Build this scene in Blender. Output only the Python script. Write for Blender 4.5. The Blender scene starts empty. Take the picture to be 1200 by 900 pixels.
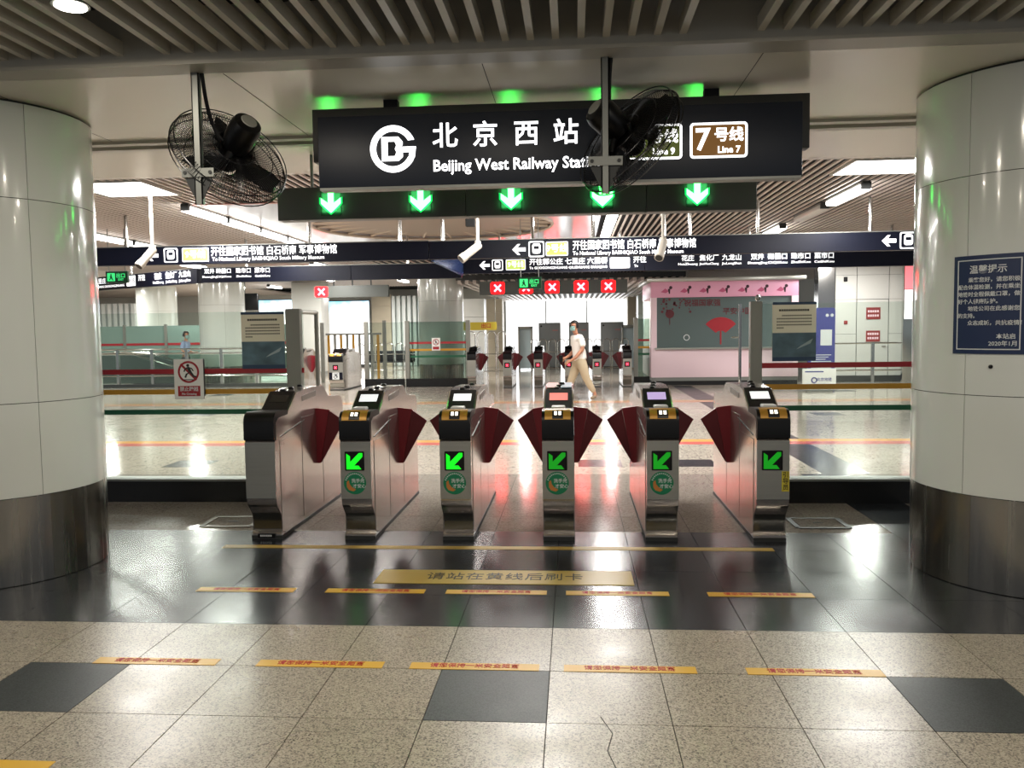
import bpy, bmesh, math, random
from mathutils import Vector, Matrix
random.seed(7)
PI = math.pi
sc = bpy.context.scene
COL = sc.collection

# ------------------------------------------------------------------ camera
cam_d = bpy.data.cameras.new('camera'); cam = bpy.data.objects.new('camera', cam_d); COL.objects.link(cam)
cr, cu, cf = Vector((.99716629, .07398954, -.01359958)), Vector((.00863376, .06702562, .9977139)), Vector((-.07473191, .99500408, -.06619689))
M = Matrix((cr, cu, -cf)).transposed().to_4x4(); M.translation = (0, 0, 1.62)
cam.matrix_world = M
cam_d.sensor_width = 36; cam_d.lens = 970 / 1200 * 36; cam_d.clip_end = 200
sc.camera = cam

# ------------------------------------------------------------------ world and exposure
w = bpy.data.worlds.new('world'); sc.world = w; w.use_nodes = True
w.node_tree.nodes['Background'].inputs[0].default_value = (.92, .95, 1, 1)
w.node_tree.nodes['Background'].inputs[1].default_value = .33
vs = sc.view_settings
vs.view_transform = 'Standard'; vs.look = 'None'; vs.gamma = 1; vs.use_curve_mapping = False
vs.exposure = 0.0

# ------------------------------------------------------------------ materials
def lin(h):
    h = h.lstrip('#'); out = []
    for i in (0, 2, 4):
        c = int(h[i:i+2], 16) / 255
        out.append(c / 12.92 if c <= .04045 else ((c + .055) / 1.055) ** 2.4)
    return (*out, 1)
MATS = {}
def mat(name, col='#808080', rough=.5, metal=0, emit=None, es=0, noise=None, coat=0, spec=.5, alpha_glass=False):
    if name in MATS: return MATS[name]
    m = bpy.data.materials.new(name); m.use_nodes = True; MATS[name] = m
    nt = m.node_tree; b = nt.nodes['Principled BSDF']
    c = lin(col) if isinstance(col, str) else (*col, 1)
    b.inputs['Base Color'].default_value = c
    b.inputs['Roughness'].default_value = rough; b.inputs['Metallic'].default_value = metal
    b.inputs['Coat Weight'].default_value = coat; b.inputs['Coat Roughness'].default_value = .05
    b.inputs['Specular IOR Level'].default_value = spec
    if emit is not None:
        b.inputs['Emission Color'].default_value = lin(emit) if isinstance(emit, str) else (*emit, 1)
        b.inputs['Emission Strength'].default_value = es
    if noise:                                       # (scale xyz, amount on colour, amount on roughness)
        sxyz, amt, ramt = noise
        geo = nt.nodes.new('ShaderNodeNewGeometry'); mp = nt.nodes.new('ShaderNodeMapping'); mp.inputs['Scale'].default_value = sxyz
        nz = nt.nodes.new('ShaderNodeTexNoise'); nz.inputs['Scale'].default_value = 1; nz.inputs['Detail'].default_value = 4
        nt.links.new(geo.outputs['Position'], mp.inputs[0]); nt.links.new(mp.outputs[0], nz.inputs['Vector'])
        mr = nt.nodes.new('ShaderNodeMapRange'); mr.inputs[1].default_value = .3; mr.inputs[2].default_value = .7
        mr.inputs[3].default_value = 1 - amt; mr.inputs[4].default_value = 1 + amt
        nt.links.new(nz.outputs[0], mr.inputs[0])
        mx = nt.nodes.new('ShaderNodeVectorMath'); mx.operation = 'SCALE'; mx.inputs[0].default_value = c[:3]
        nt.links.new(mr.outputs[0], mx.inputs['Scale']); nt.links.new(mx.outputs[0], b.inputs['Base Color'])
        if ramt:
            m2 = nt.nodes.new('ShaderNodeMapRange'); m2.inputs[1].default_value = .3; m2.inputs[2].default_value = .7
            m2.inputs[3].default_value = max(.02, rough - ramt); m2.inputs[4].default_value = rough + ramt
            nt.links.new(nz.outputs[0], m2.inputs[0]); nt.links.new(m2.outputs[0], b.inputs['Roughness'])
    return m
def granite(name, cols, scale, rough, var=.06, grid=None, rvar=.03):
    """speckled stone: three tones picked by a cell texture, tinted a little per tile; grid = joint pitch for far paving"""
    m = bpy.data.materials.new(name); m.use_nodes = True; MATS[name] = m
    nt = m.node_tree; N = nt.nodes; L = nt.links; b = N['Principled BSDF']
    geo = N.new('ShaderNodeNewGeometry')
    vo = N.new('ShaderNodeTexVoronoi'); vo.inputs['Scale'].default_value = scale; L.new(geo.outputs['Position'], vo.inputs['Vector'])
    nz = N.new('ShaderNodeTexNoise'); nz.inputs['Scale'].default_value = scale * .55; nz.inputs['Detail'].default_value = 3; L.new(geo.outputs['Position'], nz.inputs['Vector'])
    sep = N.new('ShaderNodeSeparateColor'); L.new(vo.outputs['Color'], sep.inputs[0])
    ad = N.new('ShaderNodeMath'); ad.operation = 'MULTIPLY_ADD'; ad.inputs[1].default_value = .55; L.new(sep.outputs[0], ad.inputs[0])
    ms = N.new('ShaderNodeMath'); ms.operation = 'MULTIPLY'; ms.inputs[1].default_value = .45; L.new(nz.outputs[0], ms.inputs[0]); L.new(ms.outputs[0], ad.inputs[2])
    rp = N.new('ShaderNodeValToRGB'); e = rp.color_ramp.elements
    e[0].position = .22; e[0].color = lin(cols[0]); e[1].position = .42; e[1].color = lin(cols[1])
    x = e.new(.72); x.color = lin(cols[2])
    L.new(ad.outputs[0], rp.inputs[0])
    oi = N.new('ShaderNodeObjectInfo'); mr = N.new('ShaderNodeMapRange'); mr.inputs[3].default_value = 1 - var; mr.inputs[4].default_value = 1 + var; L.new(oi.outputs['Random'], mr.inputs[0])
    vm = N.new('ShaderNodeVectorMath'); vm.operation = 'SCALE'; L.new(rp.outputs[0], vm.inputs[0]); L.new(mr.outputs[0], vm.inputs['Scale'])
    out = vm.outputs[0]
    if grid:
        br = N.new('ShaderNodeTexBrick'); br.offset = 0; br.inputs['Scale'].default_value = 1
        br.inputs['Brick Width'].default_value = grid; br.inputs['Row Height'].default_value = grid; br.inputs['Mortar Size'].default_value = .003; br.inputs['Mortar Smooth'].default_value = .3
        br.inputs['Color1'].default_value = (1, 1, 1, 1); br.inputs['Color2'].default_value = (.93, .93, .93, 1); br.inputs['Mortar'].default_value = (.6, .6, .6, 1)
        L.new(geo.outputs['Position'], br.inputs['Vector'])
        mm = N.new('ShaderNodeVectorMath'); mm.operation = 'MULTIPLY'; L.new(out, mm.inputs[0]); L.new(br.outputs[0], mm.inputs[1]); out = mm.outputs[0]
    L.new(out, b.inputs['Base Color'])
    n2 = N.new('ShaderNodeTexNoise'); n2.inputs['Scale'].default_value = 3.0; n2.inputs['Detail'].default_value = 5; L.new(geo.outputs['Position'], n2.inputs['Vector'])
    m2 = N.new('ShaderNodeMapRange'); m2.inputs[1].default_value = .3; m2.inputs[2].default_value = .7; m2.inputs[3].default_value = rough - rvar; m2.inputs[4].default_value = rough + rvar
    L.new(n2.outputs[0], m2.inputs[0]); L.new(m2.outputs[0], b.inputs['Roughness'])
    return m
def glassmat(name, tint='#e8f4f0', refl=.08, r=.02):
    m = bpy.data.materials.new(name); m.use_nodes = True; MATS[name] = m
    nt = m.node_tree; N = nt.nodes; N.remove(N['Principled BSDF'])
    tr = N.new('ShaderNodeBsdfTransparent'); tr.inputs[0].default_value = lin(tint)
    gl = N.new('ShaderNodeBsdfGlossy'); gl.inputs['Roughness'].default_value = r
    lw = N.new('ShaderNodeFresnel'); lw.inputs[0].default_value = 1.45
    ad = N.new('ShaderNodeMath'); ad.operation = 'MULTIPLY'; ad.inputs[1].default_value = refl / .04; nt.links.new(lw.outputs[0], ad.inputs[0])
    mx = N.new('ShaderNodeMixShader'); nt.links.new(ad.outputs[0], mx.inputs[0]); nt.links.new(tr.outputs[0], mx.inputs[1]); nt.links.new(gl.outputs[0], mx.inputs[2])
    nt.links.new(mx.outputs[0], N['Material Output'].inputs[0])
    return m

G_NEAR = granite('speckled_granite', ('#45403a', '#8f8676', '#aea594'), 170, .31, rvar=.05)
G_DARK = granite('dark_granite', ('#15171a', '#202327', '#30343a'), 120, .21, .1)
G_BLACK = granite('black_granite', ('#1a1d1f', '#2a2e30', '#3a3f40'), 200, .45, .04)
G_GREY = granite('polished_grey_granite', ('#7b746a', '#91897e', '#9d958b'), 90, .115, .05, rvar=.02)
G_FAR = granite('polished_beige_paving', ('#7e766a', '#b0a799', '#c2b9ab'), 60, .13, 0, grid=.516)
GROUT = mat('grout', '#2b2825', .8)
ENAMEL = mat('white_enamel', '#d9ddd6', .16, coat=.5, noise=((1.5, 1.5, .6), .04, .03))
JOINT = mat('joint', '#3c3e3a', .7)
STEEL = mat('brushed_steel', '#b4b4ac', .33, .85, noise=((3, 3, 60), .04, .03))
SIDE = mat('worn_steel', '#c9c2bd', .17, .85)
BASEST = mat('column_base_steel', '#aaa8a2', .25, 1, noise=((22, 22, .3), .07, .04))
CHROME = mat('polished_steel', '#c9c9c6', .15, 1)
GALV = mat('galvanised_steel', '#8b8d88', .45, .6)
GREYPOST = mat('grey_post', '#8b8a82', .4, .5)
BLACK = mat('black_plastic', '#060607', .32, spec=.35)
MATTE = mat('black_matte', '#070708', .7)
DGREY = mat('dark_grey', '#2c2e2d', .55)
SIGNBOX = mat('sign_housing', '#3a3a37', .5)
NAVY = mat('navy_sign', '#0e1828', .42)
NAVY2 = mat('navy_sign_far', '#060a1c', .45, spec=.25)
CREAM = mat('cream_soffit', '#e2dbc9', .24)
CREAM2 = mat('cream_panel', '#c6bdb0', .3)
BEAM = mat('beam_grey', '#b0ab9d', .4)
SLAT = mat('slat_grey', '#c9c3b2', .42)
SLATF = mat('slat_far', '#c9bdb4', .45)
PLENUM = mat('plenum_black', '#050505', .9)
GOLD = mat('gold_plate', '#b98a35', .35, .3)
FLAP = mat('maroon_flap', '#7d1320', .38)
FLAP2 = mat('maroon_flap_dark', '#641019', .38)
YELLOW = mat('yellow_sticker', '#d2a52e', .4)
YELPLATE = mat('yellow_plate', '#b59a3c', .38)
YLINE = mat('yellow_line', '#b99a4a', .45)
REDTXT = mat('red_print', '#b4271e', .5)
BLKTXT = mat('black_print', '#26241c', .5)
WHTXT = mat('white_print', '#d8dcdc', .5)
WHITE = mat('white_board', '#f0efea', .4)
RED = mat('red_tape', '#a3101f', .4)
AMBER = mat('amber_tape', '#bf8a14', .4)
GREENT = mat('green_tape', '#0b5a3a', .4)
STKGREEN = mat('sticker_green', '#0f7a52', .4)
ORANGE = mat('sticker_orange', '#c07a3a', .5)
LETTER = mat('lit_letter', '#ffffff', .5, emit=(1, 1, 1), es=2.4)
LETTERF = mat('lit_letter_far', '#ffffff', .5, emit=(.95, .97, 1), es=1.25)
LIME = mat('lit_lime', '#a9c050', .5, emit='#c6de78', es=.62)
BROWNL = mat('line_seven_brown', '#7a5424', .5, emit='#80561f', es=.5)
OLIVEL = mat('line_nine_olive', '#4f5426', .5, emit='#5c6a28', es=.45)
GARROW = mat('green_led', '#30ff60', .5, emit=(.20, 1, .26), es=4.2)
GFIELD = mat('green_led_field', '#04140a', .5)  # dark panel behind each green arrow
GGLOW = mat('green_led_halo', '#10a040', .5, emit=(.0, .62, .13), es=1)
GDISP = mat('gate_arrow_bright', '#10d028', .5, emit=(.004, .80, .012), es=1.0)
GDISP2 = mat('gate_arrow_dim', '#0a7018', .5, emit=(.004, .42, .010), es=.6)
XRED = mat('red_led', '#ff4040', .5, emit=(1, .10, .13), es=11)
XHALO = mat('red_led_field', '#a00818', .5, emit=(.9, .0006, .0012), es=13)
XPINK = mat('gate_cross_red', '#ff5070', .5, emit=(1, .10, .18), es=2.2)
TUBE = mat('tube_glow', '#ffffff', .5, emit=(1, .97, .93), es=9)
PANELGLOW = mat('panel_glow', '#ffffff', .5, emit=(1, .98, .96), es=5)
WINDOWGLOW = mat('daylight_glass', '#ffffff', .5, emit=(.97, .99, 1), es=1.7)
GLASS = glassmat('clear_glass', '#f1f6f3', .045)
GLASSG = glassmat('green_glass', '#cddad3', .06)
PINK = mat('booth_pink', '#f3d8df', .4)
PINK2 = mat('booth_frieze_pink', '#eaa9c4', .4)
SKIN = mat('skin', '#b98468', .5)
HAIR = mat('hair_black', '#14100f', .5)
SHIRTW = mat('shirt_white', '#e3dfd8', .8)
SHIRTB = mat('shirt_blue', '#93a5c4', .8)
KHAKI = mat('khaki', '#b3a489', .85)
NAVYC = mat('navy_cloth', '#232a3d', .8)
MASK = mat('mask_green', '#a9d3cf', .7)
STONE = mat('beige_stone', '#c9bda5', .5, noise=((2, 2, 2), .05, 0))
WALLW = mat('white_wall_panel', '#c8c8c2', .35)
FIN = mat('pale_fin', '#b6beb9', .5)
PURPLE = mat('banner_blue', '#40458c', .4)
POSTER = mat('poster_paper', '#e6e1d2', .5)
_n = POSTER.node_tree; _t = _n.nodes.new('ShaderNodeBsdfTranslucent'); _t.inputs[0].default_value = lin('#f4efe2'); _m = _n.nodes.new('ShaderNodeMixShader'); _m.inputs[0].default_value = .55   # thin paper lets light through
_n.links.new(_n.nodes['Principled BSDF'].outputs[0], _m.inputs[1]); _n.links.new(_t.outputs[0], _m.inputs[2]); _n.links.new(_m.outputs[0], _n.nodes['Material Output'].inputs[0])
POSTERP = mat('poster_photo', '#4f6a76', .4, noise=((6, 6, 9), .35, 0))
POSTERD = mat('poster_strip', '#1d3a5a', .4)
NOTICE = mat('notice_red', '#8c2a2c', .5)

# ------------------------------------------------------------------ mesh helpers
class MB:
    def __init__(s): s.bm = bmesh.new()
    def box(s, x0, x1, y0, y1, z0, z1, bev=0, seg=2):
        b = s.bm if not bev else bmesh.new()
        v = [b.verts.new((x, y, z)) for z in (z0, z1) for y in (y0, y1) for x in (x0, x1)]
        for f in ((0, 2, 3, 1), (4, 5, 7, 6), (0, 1, 5, 4), (2, 6, 7, 3), (0, 4, 6, 2), (1, 3, 7, 5)): b.faces.new([v[i] for i in f])
        if bev:
            bmesh.ops.bevel(b, geom=b.edges[:], offset=bev, segments=seg, affect='EDGES', profile=.5)
            s.merge(b)
        return s
    def merge(s, b):
        mp = {v: s.bm.verts.new(v.co) for v in b.verts}
        for f in b.faces: s.bm.faces.new([mp[v] for v in f.verts])
        b.free()
    def prism(s, poly, a, b, ax='x'):
        """poly of 2D points extruded from a to b along ax; x: poly=(y,z), y: poly=(x,z), z: poly=(x,y)"""
        def P(p, t): return (t, p[0], p[1]) if ax == 'x' else ((p[0], t, p[1]) if ax == 'y' else (p[0], p[1], t))
        A = [s.bm.verts.new(P(p, a)) for p in poly]; B = [s.bm.verts.new(P(p, b)) for p in poly]
        n = len(poly); s.bm.faces.new(A); s.bm.faces.new(B[::-1])
        for i in range(n): s.bm.faces.new((A[i], B[i], B[(i+1) % n], A[(i+1) % n]))
        return s
    def path(s, pts, r, n=8, cap=True):
        pts = [Vector(p) for p in pts]; rr = r if isinstance(r, (list, tuple)) else [r] * len(pts)
        rings = []; up = None
        for i, p in enumerate(pts):
            d = (pts[min(i+1, len(pts)-1)] - pts[max(i-1, 0)]).normalized()
            if up is None: up = Vector((0, 0, 1)) if abs(d.z) < .9 else Vector((1, 0, 0))
            a = d.cross(up)
            if a.length < 1e-4: a = d.cross(Vector((0, 1, 0)))
            a.normalize(); b = a.cross(d).normalized(); up = b
            rings.append([s.bm.verts.new(p + (a * math.cos(t * 2 * PI / n) + b * math.sin(t * 2 * PI / n)) * rr[i]) for t in range(n)])
        for i in range(len(rings) - 1):
            for t in range(n): s.bm.faces.new((rings[i][t], rings[i][(t+1) % n], rings[i+1][(t+1) % n], rings[i+1][t]))
        if cap: s.bm.faces.new(rings[0][::-1]); s.bm.faces.new(rings[-1])
        return s
    def ring(s, c, R, r, n=40, m=6, mtx=None):
        vs_ = []
        for i in range(n):
            a = 2 * PI * i / n; row = []
            for j in range(m):
                t = 2 * PI * j / m; p = Vector(((R + r * math.cos(t)) * math.cos(a), (R + r * math.cos(t)) * math.sin(a), r * math.sin(t)))
                if mtx: p = mtx @ p
                row.append(s.bm.verts.new(p + Vector(c)))
            vs_.append(row)
        for i in range(n):
            for j in range(m): s.bm.faces.new((vs_[i][j], vs_[(i+1) % n][j], vs_[(i+1) % n][(j+1) % m], vs_[i][(j+1) % m]))
        return s
    def lathe(s, prof, n=24, c=(0, 0, 0), mtx=None):
        rows = []
        for (r, z) in prof:
            row = []
            for i in range(n):
                a = 2 * PI * i / n; p = Vector((r * math.cos(a), r * math.sin(a), z))
                if mtx: p = mtx @ p
                row.append(s.bm.verts.new(p + Vector(c)))
            rows.append(row)
        for k in range(len(rows) - 1):
            for i in range(n): s.bm.faces.new((rows[k][i], rows[k][(i+1) % n], rows[k+1][(i+1) % n], rows[k+1][i]))
        s.bm.faces.new(rows[0][::-1]); s.bm.faces.new(rows[-1])
        return s
    def mesh(s, name, m, ang=35):
        bmesh.ops.recalc_face_normals(s.bm, faces=s.bm.faces[:])
        me = bpy.data.meshes.new(name); s.bm.to_mesh(me); s.bm.free()
        if m: me.materials.append(m)
        me.polygons.foreach_set('use_smooth', [True] * len(me.polygons)); me.set_sharp_from_angle(angle=math.radians(ang))
        return me
    def build(s, name, m, parent=None, loc=(0, 0, 0), ang=35, label=None):
        o = bpy.data.objects.new(name, s.mesh(name, m, ang)); COL.objects.link(o); o.parent = parent; o.location = loc
        if label: o['label'] = label
        return o
def put(name, me, parent=None, loc=(0, 0, 0), rz=0):
    o = bpy.data.objects.new(name, me); COL.objects.link(o); o.parent = parent; o.location = loc; o.rotation_euler.z = rz; return o
def tag(o, label=None, cat=None, group=None, kind=None):
    if label: o['label'] = label
    if cat: o['category'] = cat
    if group: o['group'] = group
    if kind: o['kind'] = kind
    return o
def thing(name, label, cat, loc=(0, 0, 0), rz=0, group=None):
    o = bpy.data.objects.new(name, None); COL.objects.link(o); o.location = loc; o.rotation_euler.z = rz; o.empty_display_size = .1
    return tag(o, label, cat, group)
def struct(o): o['kind'] = 'structure'; return o
def copy_tree(o, parent=None):
    c = o.copy(); COL.objects.link(c); c.parent = parent
    for ch in list(o.children): copy_tree(ch, c)
    return c
_fc = bpy.data.curves.new('lettering_curve', 'FONT'); _fo = bpy.data.objects.new('lettering_curve', _fc)
_ts = bpy.data.scenes.new('workbench'); _ts.collection.objects.link(_fo)      # scratch scene, removed at the end
def textmesh(body, size, bold=0, ext=.001, align='CENTER', sx=1, res=2, width=None, spacing=1, line=1):
    _fc.body = body; _fc.size = size; _fc.offset = bold * size; _fc.extrude = ext; _fc.resolution_u = res
    _fc.align_x = align; _fc.align_y = 'CENTER'; _fc.space_character = spacing; _fc.space_line = line
    _ts.view_layers[0].update(); dg = _ts.view_layers[0].depsgraph
    me = bpy.data.meshes.new_from_object(_fo.evaluated_get(dg)); me.materials.clear()
    if width and len(me.vertices):
        xs = [v.co.x for v in me.vertices]; ww = max(xs) - min(xs); sx = width / ww
    if sx != 1:
        for v in me.vertices: v.co.x *= sx
    return me
def text(body, size, m, parent, loc, rot=(PI/2, 0, 0), name='lettering', **k):
    me = textmesh(body, size, **k); me.name = name; me.materials.append(m)
    R = Matrix.LocRotScale(Vector(loc), __import__('mathutils').Euler(rot), None); me.transform(R)
    o = bpy.data.objects.new(name, me); COL.objects.link(o); o.parent = parent; return o
def rounded(x0, x1, z0, z1, r, n=4):
    p = []
    for cx, cz, a0 in ((x1-r, z1-r, 0), (x0+r, z1-r, 90), (x0+r, z0+r, 180), (x1-r, z0+r, 270)):
        for i in range(n + 1):
            a = math.radians(a0 + 90 * i / n); p.append((cx + r * math.cos(a), cz + r * math.sin(a)))
    return p
def disc(cx, cz, r, n=32, a0=0): return [(cx + r * math.cos(a0 + 2 * PI * i / n), cz + r * math.sin(a0 + 2 * PI * i / n)) for i in range(n)]
def arealight(name, parent, loc, sx, sy, power, col=(1, .97, .93), rot=(0, 0, 0), spread=PI):
    d = bpy.data.lights.new(name, 'AREA'); d.shape = 'RECTANGLE'; d.size = sx; d.size_y = sy; d.energy = power; d.color = col; d.spread = spread
    o = bpy.data.objects.new(name, d); COL.objects.link(o); o.parent = parent; o.location = loc; o.rotation_euler = rot; return o

# ================================================================== FLOOR
HS = 3.11                                           # soffit height
HF = 3.45                                           # far ceiling height
fl = struct(MB().box(-9, 8, -4, 9.16, -.1, -.006).build('floor', GROUT))
tag(fl, 'granite tiled station floor with a dark band before the gates')
P = .516; X0 = -.126
rows = [1.76, 2.275, 2.79, 3.31, 3.83, 4.395, 4.93, 5.465, 6.0, 6.53, 7.06, 7.58, 8.1, 8.63, 9.16]
tmesh = {}
ntile = 0
for j in range(len(rows) - 1):
    y0, y1 = rows[j], rows[j+1]
    for k in range(-16, 14):
        x0 = X0 + P * k; x1 = x0 + P
        if x1 < -.70 * y1 - .35 or x0 > .546 * y1 + .35: continue
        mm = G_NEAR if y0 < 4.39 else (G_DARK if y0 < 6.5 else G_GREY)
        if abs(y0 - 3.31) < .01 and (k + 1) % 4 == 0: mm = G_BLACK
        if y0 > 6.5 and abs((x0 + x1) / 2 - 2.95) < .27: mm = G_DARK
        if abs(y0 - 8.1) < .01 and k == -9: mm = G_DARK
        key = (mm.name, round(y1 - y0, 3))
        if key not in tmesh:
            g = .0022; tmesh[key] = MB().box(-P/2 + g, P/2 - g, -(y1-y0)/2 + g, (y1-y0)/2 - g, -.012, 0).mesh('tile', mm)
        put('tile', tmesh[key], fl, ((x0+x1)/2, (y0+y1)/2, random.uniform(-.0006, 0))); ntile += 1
far = MB().box(-26, 14, 9.16, 44, -.1, -.0005).build('far_paving', G_FAR, fl)
STRIPY = mat('inlay_yellow', '#d9a45a', .15); STRIPR = mat('inlay_red', '#c9605a', .15); STRIPO = mat('inlay_orange', '#d08a68', .15)
for (y, wd, m) in ((11.62, .26, STRIPR), (11.88, .26, STRIPY), (18.1, .22, STRIPO), (18.32, .22, STRIPY)):
    MB().box(-22, 10, y - wd/2, y + wd/2, -.02, .0008).build('inlay_strip', m, fl)
MB().box(2.69, 3.206, 9.16, 23, -.02, .0004).build('dark_inlay', G_DARK, fl)
for (x, y) in ((-4.77, 9.9), (-7.4, 16.0), (-4.7, 16.0), (.3, 9.9), (1.4, 9.9), (4.6, 15.4), (-9.2, 21), (6.6, 20.8)):
    MB().box(x - .258, x + .258, y - .258, y + .258, -.02, .0004).build('dark_inlay', G_DARK, fl)

# ================================================================== CEILINGS
ceil = struct(MB().box(-9, 8, -4, 4.56, 3.42, 3.6).build('ceiling', PLENUM)); tag(ceil, 'open slat ceiling over the near hall')
sl = MB().box(-.019, .019, -4, 4.545, 3.165, 3.24).mesh('slat', SLAT)
k = 0; x = -6.0
while x < 5.5:
    if not (.72 < x < .86 or -2.40 < x < -2.26): put('slat', sl, ceil, (x, 0, 0))
    x += .1345
for y in (3.2, 4.0):
    MB().box(-6, 5.5, y - .015, y + .015, 3.242, 3.27).build('carrier_rail', GALV, ceil)
bm_ = MB().box(-9, 8, 4.545, 4.73, 3.11, 3.42).box(-9, 8, 4.535, 4.55, 3.105, 3.125); struct(bm_.build('trim_1', BEAM))
so = struct(MB().box(-9, 8, 4.73, 6.28, 3.112, 3.3).box(-9, 8, 6.56, 7.72, 3.112, 3.3).build('ceiling', CREAM)); tag(so, 'smooth cream soffit above the gate line')
for x in (-5.2, -3.55, -2.0, -.5, 1.05, 2.6, 4.2):  # panel joints of the soffit
    MB().box(x - .002, x + .002, 4.74, 6.27, 3.1105, 3.113).build('panel_joint', JOINT, so)
tr = struct(MB().box(-9, 8, 6.28, 6.36, 3.09, 3.2).box(-9, 8, 6.48, 6.56, 3.09, 3.2).box(-9, 8, 6.36, 6.48, 3.16, 3.2).build('trim_2', BEAM))
struct(MB().box(-9, 8, 7.72, 7.80, 3.112, 3.7).build('trim_3', CREAM2))
# far ceiling: slats left and right of a smooth central bay
cf_ = struct(MB().box(-26, -5.33, 7.8, 42, 3.62, 3.7).box(.48, 14, 7.8, 42, 3.62, 3.7).box(-5.33, .48, 7.8, 11.6, 3.62, 3.7).box(-5.33, .48, 18.6, 42, 3.62, 3.7).build('ceiling', PLENUM)); tag(cf_, 'pale slat ceiling of the far hall')
MB().box(-26, -13.4, 7.82, 40, HF, HF + .05).build('flat_panel', SLATF, cf_)
long_ = MB().box(-.016, .016, 7.82, 34, HF, HF + .022).mesh('slat', SLATF)
short_ = MB().box(-.016, .016, 7.82, 11.55, HF, HF + .022).mesh('slat', SLATF)
short2 = MB().box(-.016, .016, 18.6, 34, HF, HF + .022).mesh('slat', SLATF)
x = -13.4; ns = 0
while x < 10.4:
    if -5.33 < x < .48:
        put('slat', short_, cf_, (x, 0, 0)); 
    else: put('slat', long_, cf_, (x, 0, 0))
    ns += 1; x += .11
x = -5.2
while x < .48: put('slat', short2, cf_, (x, 0, 0)); x += .22
BAY = mat('bay_panel', '#cfd3dc', .16, noise=((.7, .7, .7), .05, 0))
RIBM = mat('dome_rib', '#b9ab9c', .5); DOMEM = mat('dome_lining', '#97897c', .5)
cx, cy, cR = -2.45, 14.6, 2.1
b = MB(); n = 48                                    # bay panel with a round opening
outer = []
for i in range(n):
    a = 2 * PI * i / n; dx, dy = math.cos(a), math.sin(a)
    t = min((.46 - cx) / dx if dx > 1e-6 else 1e9, (-5.33 - cx) / dx if dx < -1e-6 else 1e9, (18.6 - cy) / dy if dy > 1e-6 else 1e9, (11.6 - cy) / dy if dy < -1e-6 else 1e9)
    outer.append((cx + dx * t, cy + dy * t))
iv = [b.bm.verts.new((cx + cR * math.cos(2*PI*i/n), cy + cR * math.sin(2*PI*i/n), HF)) for i in range(n)]
ov = [b.bm.verts.new((p[0], p[1], HF)) for p in outer]
iv2 = [b.bm.verts.new((cx + cR * math.cos(2*PI*i/n), cy + cR * math.sin(2*PI*i/n), HF + .05)) for i in range(n)]
for i in range(n):
    b.bm.faces.new((iv[i], iv[(i+1) % n], ov[(i+1) % n], ov[i])); b.bm.faces.new((iv[i], iv2[i], iv2[(i+1) % n], iv[(i+1) % n]))
bay = struct(b.build('ceiling', BAY)); tag(bay, 'smooth central ceiling bay with a round ribbed recess')
MB().lathe([(cR, HF + .05), (.5, HF + .16)], 48, (cx, cy, 0)).build('dome_lining', DOMEM, bay)
MB().lathe([(.52, HF + .13), (.5, HF + .155)], 32, (cx, cy, 0)).build('dome_disc', RIBM, bay)
MB().ring((cx, cy, HF), cR, .03, 64, 6).build('dome_rim', RIBM, bay)
for i in range(24):
    a = 2 * PI * i / 24
    MB().path([(cx + .5 * math.cos(a), cy + .5 * math.sin(a), HF + .13), (cx + cR * math.cos(a), cy + cR * math.sin(a), HF + .03)], .028, 4).build('rib', RIBM, bay)
struct(MB().box(-5.4, .5, 11.55, 11.62, HF - .01, 3.62).build('trim_4', mat('red_trim', '#b58078', .5)))
# low slat ceiling over the far gate line
lowc = struct(MB().box(-3.4, 3.2, 24.0, 40, 3.05, 3.2).build('ceiling', mat('low_plenum', '#3a3c3c', .8))); tag(lowc, 'low slat ceiling beyond the far gates')
ls = MB().box(-.05, .05, 24.0, 40, 2.95, 3.05).mesh('slat', SLATF)
for i in range(30): put('slat', ls, lowc, (-3.3 + i * .22, 0, 0))

# ================================================================== WALLS
wb = struct(MB().box(-26, -3.3, 40, 40.3, 0, 3.62).box(2.6, 14, 40, 40.3, 0, 3.62).build('wall_back', WALLW))
wl = struct(MB().box(-26.3, -26, 7.8, 40.3, 0, 3.7).build('wall_left', WALLW))
wr = struct(MB().box(9.45, 9.7, 24.1, 40, 0, 3.62).box(9.7, 14, 24.1, 24.4, 0, 3.62).build('wall_right', WALLW))
win = struct(MB().box(-3.3, 2.6, 40.05, 40.1, 0, 3.3).build('window_1', WINDOWGLOW)); tag(win, 'blown-out daylight glazing at the far exit')
for x in (-3.3, -1.35, .6, 2.55): MB().box(x, x + .05, 39.98, 40.05, 0, 3.3).build('window_frame', GALV, win)
arealight('daylight', win, (-.3, 39.9, 1.6), 5.6, 2.8, 160, (.93, .97, 1), (-PI/2, 0, 0))
for (x0, x1) in ((-3.9, -3.05), (2.3, 3.0)):
    pc = thing('stone_pier', 'beige stone pier on the %s side of the bright exit' % ('left' if x0 < 0 else 'right'), 'pier', ((x0+x1)/2, 36, 0))
    for r in range(5): MB().box(-(x1-x0)/2, (x1-x0)/2, -.4, .4, r * .585, r * .585 + .58, .004, 1).build('stone_block', STONE, pc)
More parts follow.
